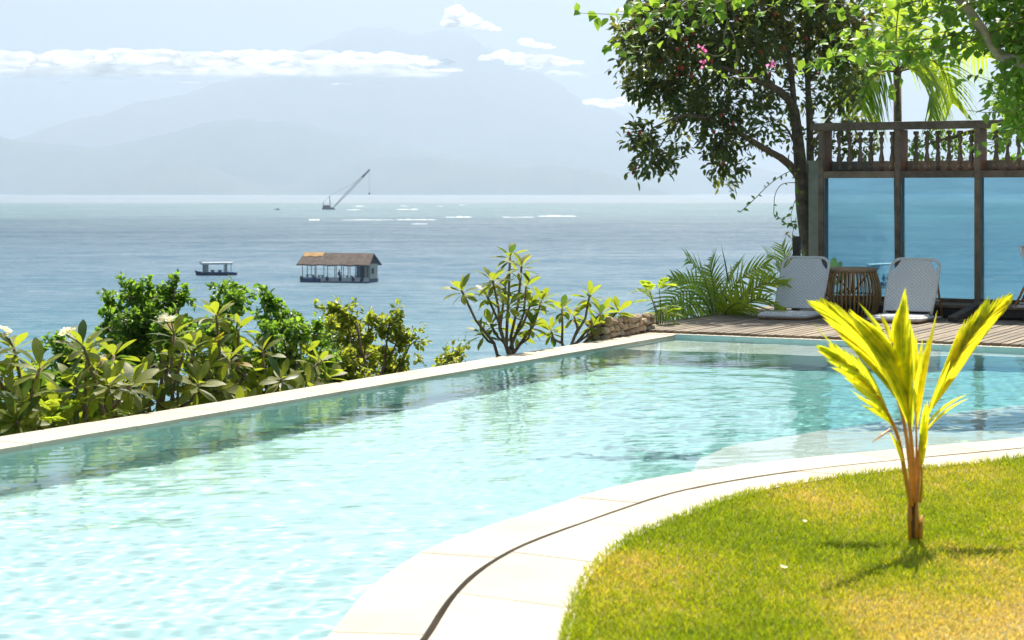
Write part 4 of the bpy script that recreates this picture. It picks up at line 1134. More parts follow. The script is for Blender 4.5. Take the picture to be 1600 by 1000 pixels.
# ------------------------------------------------------------------ palms
def bez(pts, n):
    P = smooth_curve([tuple(p) for p in pts], n); return [Vector(p) for p in P]
def palm_frond(root, base, pts, n, ll, mat, rng, stem_mat, width=0.03, hang=0.35, r0=0.012, name='frond', out=0.9, twist=0.95):
    """rachis through pts with two rows of leaflets; leaflet = long folded strip"""
    C = bez(pts, 30)
    m = MB(); m.tube(C, [r0 * (1 - 0.8 * i / 29) for i in range(30)], 5)
    fr = m.build(name, stem_mat, root, smooth=True, local=base)
    Ca = np.array(C); t = np.linspace(0.16, 1.0, n)
    idx = t * 29; P = np.stack([np.interp(idx, np.arange(30), Ca[:, k]) for k in range(3)], 1)
    Tg = unit(np.gradient(P, axis=0))
    up0 = np.array([0, 0, 1.0]); side = unit(np.cross(Tg, up0)); upv = np.cross(side, Tg)
    ph = twist + rng.uniform(-0.25, 0.25); side, upv = side * math.cos(ph) + upv * math.sin(ph), upv * math.cos(ph) - side * math.sin(ph)
    if upv[:, 2].mean() < -0.3: upv = -upv
    V_ = []; F_ = []; cnt = 0
    for s in (-1, 1):
        ln = ll * (0.45 + 0.75 * np.sin(math.pi * (0.12 + 0.78 * t))) * rng.uniform(0.85, 1.1, n)
        d = side * s * out + Tg * (0.55 + 0.5 * t[:, None]) + upv * 0.20 + rng.normal(size=(n, 3)) * 0.10
        d = unit(d)
        K = 5
        for k in range(K):
            q = k / (K - 1)
            c = P + d * (ln * q)[:, None] - up0 * (hang * ln * q ** 2)[:, None]
            w = width * (0.5 + 0.5 * math.sin(math.pi * min(1, 0.25 + q * 0.75))) * (1.02 - q) ** 0.6
            a = unit(np.cross(d, upv) ) * w * 0.5
            V_.append(c - a + upv * w * 0.25); V_.append(c); V_.append(c + a + upv * w * 0.25)
        base_i = cnt; cnt += 3 * K * n
        for k in range(K - 1):
            for j in range(2):
                a0 = base_i + (k * 3 + j) * n + np.arange(n); a1 = a0 + n; b0 = a0 + 3 * n; b1 = a1 + 3 * n
                F_.append(np.stack([a0, a1, b1, b0], 1))
    v = np.concatenate(V_) - np.array(base); f = np.concatenate(F_)
    o = np_mesh('leaflets', v, f, mat, fr); o['kind'] = 'stuff'
    return fr
def px_path(l, Y, dY): 
    n = len(l); return [W(x, y, Y + dY * i / (n - 1)) for i, (x, y) in enumerate(l)]
def deck_palm():
    rng = np.random.default_rng(61); Y = 20.6; base = W(1120, 510, Y)
    root = thing('palm', 'bushy green palm with arching fronds behind the deck left of the chairs', 'palm', base)
    fr = [([(1119, 505), (1100, 463), (1072, 452), (1040, 488)], -0.7), ([(1119, 505), (1108, 450), (1097, 420), (1080, 402)], -0.3), ([(1120, 505), (1116, 450), (1112, 420), (1116, 398)], 0.3),
          ([(1121, 505), (1138, 455), (1160, 425), (1190, 410)], 0.2), ([(1122, 505), (1150, 465), (1185, 440), (1216, 440)], -0.4), ([(1121, 505), (1150, 480), (1180, 462), (1210, 478)], -0.7),
          ([(1119, 505), (1090, 490), (1060, 487), (1030, 512)], -0.5), ([(1120, 505), (1128, 460), (1140, 430), (1150, 408)], 0.6), ([(1120, 505), (1110, 470), (1090, 440), (1058, 432)], 0.5), ([(1120, 505), (1135, 480), (1150, 470), (1172, 480)], -0.8),
          ([(1120, 505), (1100, 480), (1085, 472), (1065, 490)], -0.9)]
    for l, dY in fr:
        palm_frond(root, base, px_path([(x_ + (x_ - 1120) * 0.12, y_ + 4) for x_, y_ in l], Y, dY), 22, 0.30, M['palm_green'], rng, M['twig'], 0.030, 0.25)
    m = MB(); m.tube([W(1138, 440, Y), W(1133, 410, Y), W(1127, 382, Y)], [0.012, 0.008, 0.001], 6); m.build('spear_leaf', plain('grey spear', (0.13, 0.16, 0.12), 0.5), root, local=base)
    m = MB(); m.tube([base - Vector((0, 0, 1.2)), base, base + Vector((0, 0, 0.12))], [0.10, 0.08, 0.05], 8); m.build('trunk', M['bark'], root, smooth=True, local=base)
deck_palm()
def spiky_plant():
    rng = np.random.default_rng(62); Y = 21.3; base = W(1226, 470, Y)
    root = thing('spiky_plant', 'thin leaved green plant with yellow tips beside the dark stub post', 'plant', base)
    for l, dY in [([(1226, 470), (1222, 430), (1212, 405), (1200, 398)], -0.2), ([(1226, 470), (1228, 425), (1226, 400), (1222, 385)], 0.1), ([(1226, 470), (1232, 430), (1240, 410), (1252, 405)], 0.2), ([(1226, 470), (1216, 440), (1200, 430), (1188, 438)], -0.3), ([(1226, 470), (1230, 445), (1226, 425), (1215, 420)], -0.5)]:
        palm_frond(root, base, px_path(l, Y, dY), 18, 0.22, M['palm_green'], rng, M['twig'], 0.02, 0.1)
    YL = leaf_mesh('yellow_leaf', plain('yellow leaf', (0.62, 0.42, 0.02), 0.5, var=0.3), [(0, 0.1), (0.4, 0.9), (0.75, 0.8), (1, 0.05)], 1, 0.22)
    for i in range(26):
        p = W(1234 + rng.normal() * 7, 424 + rng.normal() * 22, Y - 0.2 + rng.normal() * 0.1)
        place_leaf('yellow_leaf', YL, root, p - base, (rng.normal(), rng.normal(), rng.normal() + 0.5), (0, -0.5, 1), 0.075)
    m = MB(); m.tube([base - Vector((0, 0, 0.6)), base], [0.03, 0.02], 6); m.build('stem', M['bark'], root, local=base)
spiky_plant()
def broad_plant():
    Y = 21.6; base = W(1300, 480, Y); rr = random.Random(5)
    root = thing('broad_leaved_plant', 'green broad leaved plant between the left chair and the glass', 'plant', base)
    me = leaf_mesh('leaf', M['plum_leaf'], [(0, 0.08), (0.15, 0.5), (0.4, 0.95), (0.65, 1.0), (0.85, 0.7), (1, 0.05)], 1, 0.21, 0.2, 0.1)
    for (x, y, dx, dz, s) in [(1300, 428, 0.15, 1, 0.20), (1304, 428, 0.5, 0.9, 0.17), (1296, 430, -0.5, 0.8, 0.16), (1308, 436, 0.9, 0.5, 0.15), (1300, 440, -0.9, 0.5, 0.15), (1303, 446, 0.6, 0.5, 0.16), (1299, 450, -0.3, 0.9, 0.15), (1306, 460, 0.7, 0.3, 0.15), (1296, 462, -0.7, 0.3, 0.15)]:
        place_leaf('leaf', me, root, W(x, y, Y) - base, (dx, rr.uniform(-.4, .1), dz), (0, -0.8, 0.6), s)
    m = MB(); m.tube([base - Vector((0, 0, 0.4)), W(1301, 450, Y), W(1302, 424, Y)], [0.02, 0.013, 0.008], 6); m.build('stem', M['twig'], root, local=base)
broad_plant()
def tall_palm():
    rng = np.random.default_rng(63); Y = 26.0; top = W(1402, 112, Y); base = Vector((top.x + 0.05, Y, hill_h(0, to_local(top).y) - 0.4))
    root = thing('coconut_palm', 'coconut palm whose crown shows above the screen behind the second post', 'palm', base)
    m = MB(); pts = [base, base.lerp(top, 0.4) + Vector((0.02, 0, 0)), base.lerp(top, 0.8), top]
    m.tube(pts, [0.13, 0.07, 0.06, 0.055], 10); m.build('trunk', M['bark'], root, smooth=True, local=base)
    fr = [([(1402, 112), (1440, 92), (1472, 108), (1488, 160)], 0.4), ([(1402, 112), (1430, 108), (1452, 130), (1456, 182)], -0.5), ([(1402, 112), (1372, 100), (1340, 112), (1316, 160)], 0.3), ([(1402, 112), (1378, 112), (1356, 130), (1346, 170)], -0.5),
          ([(1402, 112), (1390, 60), (1380, 20), (1366, -30)], 0.2), ([(1402, 112), (1412, 60), (1432, 20), (1470, -10)], -0.3), ([(1402, 112), (1430, 75), (1480, 50), (1540, 90)], 0.6), ([(1402, 112), (1375, 75), (1330, 60), (1290, 90)], 0.8), ([(1402, 112), (1400, 70), (1402, 30), (1410, -20)], -1.0), ([(1402, 112), (1420, 95), (1440, 95), (1470, 140)], -1.2)]
    for l, dY in fr:
        palm_frond(root, base, px_path(l, Y, dY), 34, 0.52, M['palm_green'], rng, M['twig'], 0.034, 0.55, 0.018)
tall_palm()

# ------------------------------------------------------------------ fruit tree
def fruit_tree():
    rng = np.random.default_rng(71); rr = random.Random(71); Y = 22.0
    base = W(1270, 430, Y)
    root = thing('fruit_tree', 'dark leaved tree with red fruits beside the glass screen, trunk behind the left chair', 'tree', base)
    k = Y / F
    mb = MB()
    def limb(l, r0, r1, dY=0.0, n=12):
        P = bez(px_path(l, Y, dY), n); mb.tube(P, [r0 + (r1 - r0) * i / (n - 1) + 0.003 * rr.uniform(-1, 1) for i in range(n)], 8)
    limb([(1271, 470), (1267, 410), (1260, 365), (1254, 320), (1252, 280), (1250, 250), (1246, 210), (1241, 172)], 0.105, 0.062, 0, 20)
    limb([(1241, 174), (1228, 150), (1205, 135), (1180, 124), (1140, 108), (1090, 90), (1040, 70)], 0.055, 0.010, -0.6)
    limb([(1252, 284), (1238, 262), (1218, 245), (1197, 234), (1165, 214), (1120, 190), (1070, 180), (1020, 200)], 0.055, 0.009, -0.7, 16)
    limb([(1241, 174), (1237, 120), (1228, 60), (1200, 0), (1180, -60)], 0.042, 0.015, 0.3)
    limb([(1285, 470), (1278, 400), (1272, 345), (1268, 300), (1266, 250), (1265, 190), (1262, 120), (1262, 50), (1275, -20)], 0.066, 0.022, 0.4, 20)
    limb([(1266, 240), (1285, 200), (1310, 165), (1335, 140)], 0.022, 0.008, 0.5)
    limb([(1262, 130), (1290, 95), (1325, 80)], 0.022, 0.008, -0.3)
    limb([(1180, 222), (1150, 235), (1135, 262), (1130, 290)], 0.014, 0.005, -0.3)
    limb([(1070, 180), (1040, 215), (1020, 250)], 0.012, 0.004, -0.3)
    limb([(1205, 136), (1180, 70), (1150, 20), (1120, -20)], 0.024, 0.008, -0.9)
    limb([(1252, 250), (1232, 205), (1215, 190), (1190, 180)], 0.016, 0.006, -0.4)
    mb.build('trunk', M['bark'], root, smooth=True, local=base)
    blobs = [(1000, 70, 38, 50), (985, 40, 22, 30), (1035, 40, 50, 55), (1030, 120, 52, 50), (1000, 135, 28, 30), (1090, 95, 72, 70), (1150, 50, 85, 70), (1225, 40, 75, 70), (1120, 160, 60, 36), (1075, 178, 45, 32),
             (1005, 212, 30, 24), (1012, 250, 34, 24), (1038, 255, 20, 18), (1060, 225, 22, 18, 0.8), (1135, 210, 42, 30), (1115, 235, 22, 18), (1125, 258, 22, 22), (1130, 288, 13, 14), (1155, 262, 17, 12, 0.8), (1190, 195, 36, 36, 0.7), (1290, 60, 55, 60), (1305, 145, 40, 26, 0.8), (1320, 105, 40, 45),
             (1250, 150, 36, 40, 0.35), (1180, 10, 85, 40), (1080, 5, 60, 30), (1020, 0, 40, 22), (1270, 0, 70, 30), (1330, 30, 35, 50, 0.8), (1310, 195, 38, 20, 0.6), (1345, 180, 25, 20, 0.5), (1285, 235, 20, 26, 0.5), (1200, 110, 50, 40, 0.5), (1340, 230, 40, 22, 0.6), (1230, 215, 26, 20, 0.4), (1185, 150, 40, 20, 0.5),
             (1080, -60, 80, 50, 0.9), (1180, -80, 100, 60, 0.9), (1280, -70, 90, 60, 0.9), (1150, -160, 110, 50, 0.8), (1270, -150, 100, 60, 0.8)]
    P, D = ellipsoid_twigs(rng, blobs, Y, 3.7, 0.75)
    B, d, N, LL, WW = foliage(rng, P, D, 7, 0.104, 0.44, 0.75, -0.35, 0.45)
    # the leaves nearest the viewer become objects of their own, the rest one mass
    o = np.argsort(B[:, 1] + 0.4 * rng.random(len(B)))
    o = o[(LL[o] > 0.1)][:300]
    msk = np.ones(len(B), bool); msk[o] = False
    v, f = leaf_batch(B[msk], d[msk], N[msk], LL[msk], WW[msk])
    c = np_mesh('crown', v - np.array(base), f, M['tree_leaf'], root); c['kind'] = 'stuff'
    me = leaf_mesh('leaf', M['tree_leaf_one'], [(0, 0.08), (0.2, 0.6), (0.45, 1.0), (0.75, 0.75), (1, 0.04)], 1.0, 0.21, 0.18, 0.12)
    for i in o: place_leaf('leaf', me, root, Vector(B[i]) - base, d[i], N[i], LL[i])
    # twigs
    tw = MB()
    for i in rng.integers(0, len(P), 260):
        t = Vector(P[i]); q = t - Vector(D[i]) * 0.22 + Vector((0.08, 0, -0.02)); tw.tube([q, t.lerp(q, 0.5) + Vector((0, 0, 0.02)), t], [0.006, 0.004, 0.002], 4)
    t_ = tw.build('twigs', M['bark'], root, local=base); t_['kind'] = 'stuff'
    bm = bmesh.new(); bmesh.ops.create_icosphere(bm, subdivisions=1, radius=1.0); fm = bpy.data.meshes.new('fruit'); bm.to_mesh(fm); bm.free(); fm.materials.append(M['red_fruit'])
    fm.polygons.foreach_set('use_smooth', [True] * len(fm.polygons))
    fruits = [(989, 47), (1018, 44), (1083, 51), (1072, 62), (1075, 72), (1060, 77), (1033, 94), (1061, 106), (1066, 106), (1058, 117), (1112, 95), (1099, 100), (1081, 118), (1127, 180), (1145, 193), (982, 208), (989, 270), (993, 263), (1000, 207), (1189, 81), (1211, 23), (1203, 115), (1100, 3), (1130, 255), (1224, 75), (1280, 115), (1350, 30), (1260, 60), (1300, 90), (1345, 60), (1150, 30), (1116, 207)]
    for (x, y) in fruits:
        o_ = bpy.data.objects.new('fruit', fm); COL.objects.link(o_); o_.parent = root
        o_.location = W(x, y, Y - 0.55 - rr.uniform(0, 0.5)) - base; o_.scale = (0.019, 0.019, 0.027)
fruit_tree()

# light green tree behind the balusters
def hedge_tree():
    rng = np.random.default_rng(75); Y = 25.0; top = W(1680, 180, Y); base = Vector((top.x, Y, hill_h(0, to_local(top).y) - 0.3))
    root = thing('leafy_tree', 'light green leafy tree behind the baluster row, reaching in from the right', 'tree', base)
    mb = MB(); mb.tube([base, base.lerp(top, 0.5) + Vector((0.1, 0, 0)), top], [0.14, 0.11, 0.07], 8)
    for (x, y) in [(1600, 200), (1540, 215), (1470, 222), (1425, 232), (1620, 120)]:
        t = W(x, y, Y); mb.tube([top, top.lerp(t, 0.5) + Vector((0, 0, 0.1)), t], [0.05, 0.03, 0.01], 6)
    mb.build('trunk', M['bark'], root, smooth=True, local=base)
    P, D = ellipsoid_twigs(rng, [(1425, 232, 22, 14), (1460, 222, 28, 18), (1500, 225, 30, 18), (1540, 218, 34, 22), (1590, 205, 40, 28), (1640, 180, 60, 50), (1580, 150, 40, 40), (1690, 150, 70, 70), (1620, 110, 50, 40), (1440, 250, 20, 8), (1490, 250, 30, 8), (1560, 250, 30, 8), (1720, 80, 70, 60), (1660, 50, 60, 50)], Y, 4.5, 0.5)
    B, d, N, LL, WW = foliage(rng, P, D, 6, 0.085, 0.5)
    v, f = leaf_batch(B, d, N, LL, WW); c = np_mesh('crown', v - np.array(base), f, M['hedge_leaf'], root); c['kind'] = 'stuff'
hedge_tree()

# ------------------------------------------------------------------ bougainvillea over the right
def bougainvillea():
    rng = np.random.default_rng(81); rr = random.Random(81); Y = 13.0
    base = Vector((4.35, 11.15, ZC - 0.05))
    root = thing('bougainvillea', 'bougainvillea with bright leaves and pink flowers hanging in from the upper right', 'bougainvillea', base)
    mb = MB()
    head = Vector((4.1, 12.4, 2.15))
    mb.tube(bez([base, base + Vector((0.05, 0.3, 0.8)), (4.2, 12.0, 1.7), head, W(1572, 92, Y), W(1535, 45, Y), W(1490, -12, Y), W(1440, -60, Y)], 26), [0.075 - 0.045 * i / 25 for i in range(26)], 9)
    mb.build('trunk', M['pale_bark'], root, smooth=True, local=base)
    st = MB()
    leaves = []      # (point, dir, size, shade)
    def spray(l, n, size, r=0.006, dY=0.0, jit=10, Yo=0.0, dens2=1):
        P = bez(px_path(l, Y + Yo, dY), 24); st.tube(P, [r * (1 - 0.7 * i / 23) for i in range(24)], 5)
        Pa = np.array(P)
        for i in range(n):
            q = (i + 0.5) / n * 23; p = np.array([np.interp(q, np.arange(24), Pa[:, k]) for k in range(3)])
            tg = unit((Pa[min(23, int(q) + 1)] - Pa[max(0, int(q) - 1)])[None])[0]
            for j in range(dens2):
                off = rng.normal(size=3) * jit * Y / F
                d = tg * 0.5 + rng.normal(size=3) * 0.75 + np.array([0, 0, -0.35])
                leaves.append((p + off * 0.6, d, size * rr.uniform(0.7, 1.2)))
    spray([(1180, -30), (1080, 5), (1000, 22), (950, 22), (897, 20)], 34, 0.085, dens2=1, jit=5)
    spray([(1110, -30), (1060, 8), (1025, 25), (985, 50), (945, 80)], 26, 0.085, jit=9)
    spray([(1100, -20), (1050, 40), (1030, 60), (1000, 80), (960, 80)], 20, 0.075, jit=9, dY=0.3)
    spray([(1200, -20), (1130, 5), (1080, 15), (1020, 10), (985, 5)], 44, 0.09, jit=16, dens2=1)
    spray([(1160, -20), (1120, 10), (1095, 30), (1070, 50)], 18, 0.09, jit=10)
    spray([(1133, -20), (1136, 30), (1148, 62), (1152, 100), (1148, 125)], 7, 0.05, 0.007, jit=6)
    spray([(1137, 35), (1131, 62), (1137, 78), (1120, 88), (1098, 80)], 8, 0.055, 0.006, jit=8)
    spray([(1148, 125), (1132, 118), (1112, 108), (1098, 105)], 8, 0.05, 0.006, jit=7)
    spray([(1150, 122), (1172, 122), (1190, 117), (1206, 104)], 8, 0.05, 0.006, jit=6)
    spray([(1250, -20), (1215, 5), (1190, 20), (1160, 18)], 16, 0.075, jit=10)
    spray([(1640, 5), (1530, 60), (1430, 78), (1340, 82), (1262, 98)], 70, 0.09, 0.008, jit=16, dens2=2)
    spray([(1620, 30), (1520, 50), (1440, 62), (1360, 68), (1300, 55)], 60, 0.09, 0.007, jit=18, dY=0.4, dens2=2)
    spray([(1600, -20), (1520, 5), (1440, 30), (1380, 50), (1340, 95)], 44, 0.09, 0.007, jit=18, dY=-0.3, dens2=2)
    spray([(1560, -30), (1460, -5), (1380, 12), (1310, 6), (1252, 6)], 44, 0.09, 0.007, jit=16, dens2=2)
    spray([(1600, 60), (1540, 78), (1470, 88), (1410, 85), (1380, 110)], 36, 0.085, 0.006, jit=12, dY=0.3)
    spray([(1620, 100), (1580, 120), (1560, 130), (1520, 118), (1506, 128)], 16, 0.08, 0.006, jit=8)
    spray([(1640, 150), (1590, 170), (1550, 176), (1510, 172)], 14, 0.08, 0.006, jit=6)
    spray([(1640, 180), (1590, 200), (1570, 218), (1530, 225), (1518, 232)], 22, 0.075, 0.006, jit=8)
    spray([(1430, 75), (1410, 110), (1398, 140), (1396, 150)], 10, 0.085, 0.005, jit=7)
    # shaded mass at the right edge
    P, D = ellipsoid_twigs(rng, [(1590, 30, 50, 50), (1600, 110, 40, 55), (1620, 180, 35, 50), (1680, 60, 80, 90), (1560, 15, 40, 30), (1470, 10, 60, 22, 0.6), (1600, 70, 40, 40), (1720, -40, 120, 80), (1560, -60, 200, 40), (1600, 160, 26, 36)], Y + 0.3, 4.2, 0.4)
    for p, d in zip(P, D):
        for j in range(3): leaves.append((p + rng.normal(size=3) * 0.05, d + rng.normal(size=3) * 0.8 + np.array([0, 0, -0.3]), 0.085 * rr.uniform(0.7, 1.2)))
    b = st.build('stems', M['twig'], root, smooth=True, local=base); b.name = 'branch'
    me = leaf_mesh('leaf', M['vine_leaf'], [(0, 0.05), (0.08, 0.45), (0.28, 0.98), (0.5, 0.9), (0.75, 0.5), (1, 0.03)], 1.0, 0.36, 0.16, 0.14)
    inview = [i for i, q in enumerate(leaves)][:]
    n1 = 300
    for i in inview[:n1]:
        p, d, s = leaves[i]; place_leaf('leaf', me, root, Vector(p) - base, d, rng.normal(size=3) * 0.5 + np.array([0, -0.2, 1]), s)
    rest = leaves[n1:]
    B = np.array([q[0] for q in rest]); D = np.array([q[1] for q in rest]); L = np.array([q[2] for q in rest])
    v, f = leaf_batch(B, D, rng.normal(size=(len(B), 3)) * 0.5 + np.array([0, -0.2, 1]), L, L * 0.68, 0.16, 0.14, 0.6)
    o = np_mesh('leaf_mass', v - np.array(base), f, M['vine_leaf_mass'], root); o['kind'] = 'stuff'
    # pink bract clusters
    bm_ = leaf_mesh('bract', M['pink'], [(0, 0.1), (0.3, 0.9), (0.6, 0.9), (1, 0.05)], 1.0, 0.4, 0.1, 0.1)
    for (x, y, n) in [(1098, 77, 7), (1099, 100, 4), (1206, 102, 10), (1100, 80, 4)]:
        fl = MB(); c = W(x, y, Y); fl.lathe([(0.004, 0), (0.007, 0.01), (0.003, 0.02)], c - base, 6); fo = fl.build('flower', M['pink'], root)
        for k in range(n):
            place_leaf('bract', bm_, fo, c - base + Vector(rng.normal(size=3) * 0.014), rng.normal(size=3), rng.normal(size=3), 0.026)
bougainvillea()
# thin trailing vine by the trunk
def trailing_vine():
    Y = 21.4; base = W(1244, 300, Y); rng = np.random.default_rng(85); rr = random.Random(85)
    root = thing('trailing_vine', 'thin vine with a few yellow green leaves trailing left of the trunk', 'vine', base)
    mb = MB(); me = leaf_mesh('leaf', M['vine_leaf'], [(0, 0.05), (0.3, 0.9), (0.6, 0.8), (1, 0.03)], 1, 0.28)
    for l, n in [([(1250, 262), (1225, 272), (1200, 290), (1180, 310), (1156, 332)], 12), ([(1246, 285), (1222, 288), (1211, 305), (1209, 335)], 2), ([(1209, 335), (1220, 342), (1232, 352), (1244, 350)], 9), ([(1248, 300), (1240, 320), (1236, 340), (1240, 358)], 6), ([(1240, 270), (1246, 290), (1250, 300)], 8), ([(1244, 340), (1238, 370), (1240, 400)], 5)]:
        P = bez(px_path(l, Y, -0.1), 16); mb.tube(P, 0.0045, 4)
        for i in range(n):
            p = P[min(15, int((i + 0.5) / n * 16))]; place_leaf('leaf', me, root, p - base, (rr.uniform(-1, 1), rr.uniform(-.5, .5), rr.uniform(-.8, .6)), (rr.uniform(-.5, .5), -0.8, 0.5), 0.065 * rr.uniform(0.6, 1.2))
    mb.build('stem', M['bark'], root, local=base)
trailing_vine()

# ------------------------------------------------------------------ young coconut palm on the lawn
def young_palm():
    Y = 7.45; base = G(1430, 845, ZC - 0.01); Y = base.y
    root = thing('young_coconut_palm', 'young yellow coconut palm growing in the lawn in front of the pool', 'palm', base)
    def C(cx, cy, dY=0.0): return W(1230 + cx / 2, 440 + cy / 2, Y + dY)
    m = MB(); m.tube([base - Vector((0, 0, 0.05)), C(401, 780), C(398, 740), C(396, 690), C(395, 655)], [0.024, 0.021, 0.018, 0.015, 0.010], 12)
    o = m.build('bole', M['coco_bole'], root, smooth=True, local=base)
    for i, (a, b_) in enumerate([((386, 812), (380, 660)), ((414, 812), (421, 730)), ((402, 815), (405, 670)), ((392, 815), (388, 690))]):
        m = MB(); m.tube([C(*a, -0.02), C((a[0] + b_[0]) / 2, (a[1] + b_[1]) / 2, -0.028), C(*b_, -0.012)], [0.010, 0.011, 0.004], 6); m.build('sheath', M['coco_stem'] if i != 3 else M['coco_bole'], root, smooth=True, local=base)
    rr = random.Random(91)
    def frond(path, leaflets, r0=0.011):
        P = bez([C(*q) for q in path], 26)
        m = MB(); m.tube(P, [r0 * (1 - 0.78 * i / 25) for i in range(26)], 7); fr = m.build('frond', M['coco_stem'], root, smooth=True, local=base)
        for (t, tx, ty, dy, w) in leaflets:
            a = P[min(25, int(t * 25))]; b_ = C(tx, ty, dy); d = b_ - a; L = d.length
            n = 8; v = []
            side = d.cross(Vector((0, 1, 0.25))).normalized(); nr = side.cross(d).normalized()
            tg = (P[min(25, int(t * 25) + 1)] - P[max(0, int(t * 25) - 1)]).normalized()
            bend = (tg - d.normalized() * tg.dot(d.normalized())) * L * 0.16
            for k in range(n):
                q = k / (n - 1)
                c = a + d * q + bend * math.sin(math.pi * q) * 0.8 - nr * 0.03 * L * math.sin(math.pi * q)
                ww = 1.22 * w * (0.30 + 0.70 * math.sin(math.pi * min(1, 0.08 + 0.62 * q))) * (1 - q ** 3.2) + 0.0004
                v += [c - side * ww / 2 - nr * ww * 0.45, c, c + side * ww / 2 - nr * ww * 0.45]
            f = []
            for k in range(n - 1):
                s = k * 3; f += [(s, s + 1, s + 4, s + 3), (s + 1, s + 2, s + 5, s + 4)]
            mm = MB(); mm.add(v, f); mm.build('leaflet', M['coco_leaf'], fr, smooth=True, local=base)
    def fan(t0, t1, tips, w):
        """leaflets from t0..t1 of the stalk to points spread along a line of tips"""
        out = []
        n = len(tips)
        for i, tp in enumerate(tips):
            out.append((t0 + (t1 - t0) * i / max(1, n - 1), tp[0], tp[1], tp[2] if len(tp) > 2 else 0.0, w if len(tp) < 4 else tp[3]))
        return out
    def row(t0, t1, tips, n, w, jit=9):
        """n leaflets from t0..t1 of the stalk, their tips spaced along a line"""
        n = max(2, int(round(n * 0.80))); w = w * 1.05; jit = jit * 1.1
        T = np.array([tuple(q) + ((0.0,) if len(q) == 2 else ()) for q in tips], float)
        out = []
        for i in range(n):
            q = i / max(1, n - 1); e = q * (len(T) - 1)
            tp = [np.interp(e, np.arange(len(T)), T[:, c]) for c in range(3)]
            out.append((t0 + (t1 - t0) * q, tp[0] + rr.uniform(-jit, jit), tp[1] + rr.uniform(-jit, jit), tp[2] + rr.uniform(-.012, .012), w * rr.uniform(0.85, 1.15)))
        return out
    # middle frond: upright blade on the right of the rib, long feathered side to the upper left
    frond([(397, 690, -0.01), (392, 560, -0.02), (380, 430, -0.03), (366, 350, -0.04), (348, 275, -0.05), (334, 215, -0.06), (328, 190, -0.06)],
          row(0.50, 1.0, [(388, 150, -.04), (378, 80, -.05), (371, 16, -.06), (366, 22, -.06), (360, 45, -.06), (352, 80, -.06)], 13, 0.024, 2) +
          row(0.46, 0.60, [(424, 225, -.10), (404, 180, -.08), (386, 128, -.06)], 4, 0.016, 4) +
          row(0.50, 0.94, [(230, 165, -.16), (208, 125, -.16), (186, 86, -.16), (196, 90, -.15), (214, 98, -.14), (232, 112, -.12)], 15, 0.025, 4) +
          row(0.9, 1.0, [(226, 66, 0.0), (268, 62, 0.02), (290, 100, .0)], 3, 0.017, 3), 0.012)
    # upper left frond, leaning away
    frond([(392, 690, 0.02), (382, 560, 0.06), (360, 420, 0.14), (318, 300, 0.22), (255, 205, 0.30), (180, 130, 0.36), (130, 98, 0.40)],
          row(0.48, 1.0, [(170, 175, .22), (130, 130, .28), (90, 88, .34), (58, 60, .40), (66, 60, .42), (86, 58, .44)], 19, 0.026, 4) +
          row(0.58, 1.0, [(206, 98, .40), (186, 92, .44), (150, 72, .44), (126, 58, .44), (108, 50, .44)], 12, 0.023, 4), 0.010)
    # low left frond, drooping
    frond([(388, 700, -0.03), (368, 600, -0.06), (352, 510, -0.10), (332, 448, -0.16), (288, 365, -0.24), (228, 285, -0.32), (165, 235, -0.38), (130, 215, -0.42)],
          row(0.46, 1.0, [(232, 390, -.22), (190, 320, -.3), (150, 272, -.36), (112, 236, -.42), (84, 202, -.46), (92, 200, -.46)], 15, 0.022, 5) +
          row(0.52, 0.95, [(236, 250, -.2), (205, 222, -.26), (165, 200, -.32), (128, 188, -.38)], 10, 0.020, 4) +
          row(0.40, 0.5, [(196, 338, -.30), (75, 126, -.22)], 2, 0.010, 2) + row(0.22, 0.34, [(318, 470, -.2), (335, 500, -.16)], 2, 0.012, 3), 0.010)
    # right frond, big pleated blade
    frond([(403, 690, 0.0), (412, 570, 0.02), (422, 480, 0.05), (446, 390, 0.10), (490, 300, 0.16), (550, 205, 0.22), (620, 125, 0.28), (665, 80, 0.32)],
          row(0.40, 1.0, [(545, 130, .20), (575, 100, .24), (600, 78, .28), (628, 42, .32), (640, 58, .34), (668, 46, .36), (700, 34, .36)], 21, 0.027, 3) +
          row(0.42, 1.0, [(590, 200, .08), (625, 150, .14), (655, 112, .20), (676, 88, .26), (694, 62, .32), (704, 40, .34)], 19, 0.028, 3) +
          row(0.30, 0.40, [(566, 366, -.14), (562, 350, -.10), (520, 262, -.06), (512, 246, -.04)], 5, 0.011, 3), 0.011)
    # thin stalks in the middle: new spear and one leaning to the right front
    frond([(399, 690, 0.02), (404, 540, 0.03), (402, 420, 0.05), (398, 300, 0.06)], row(0.6, 1.0, [(470, 92, .14), (452, 170, .12), (410, 180, .07), (384, 130, .06)], 7, 0.019, 4), 0.007)
    frond([(416, 690, -0.02), (421, 610, -0.05), (418, 560, -0.08), (416, 500, -0.12)], row(0.6, 1.0, [(440, 430, -.12), (444, 370, -.14), (428, 380, -.14)], 5, 0.018, 3), 0.006)
    m = MB(); m.tube([C(322, 460, -0.16), C(295, 480, -0.2), C(265, 502, -0.22)], [0.003, 0.005, 0.001], 5); m.build('dry_leaflet', M['coco_stem'], root, local=base)
young_palm()
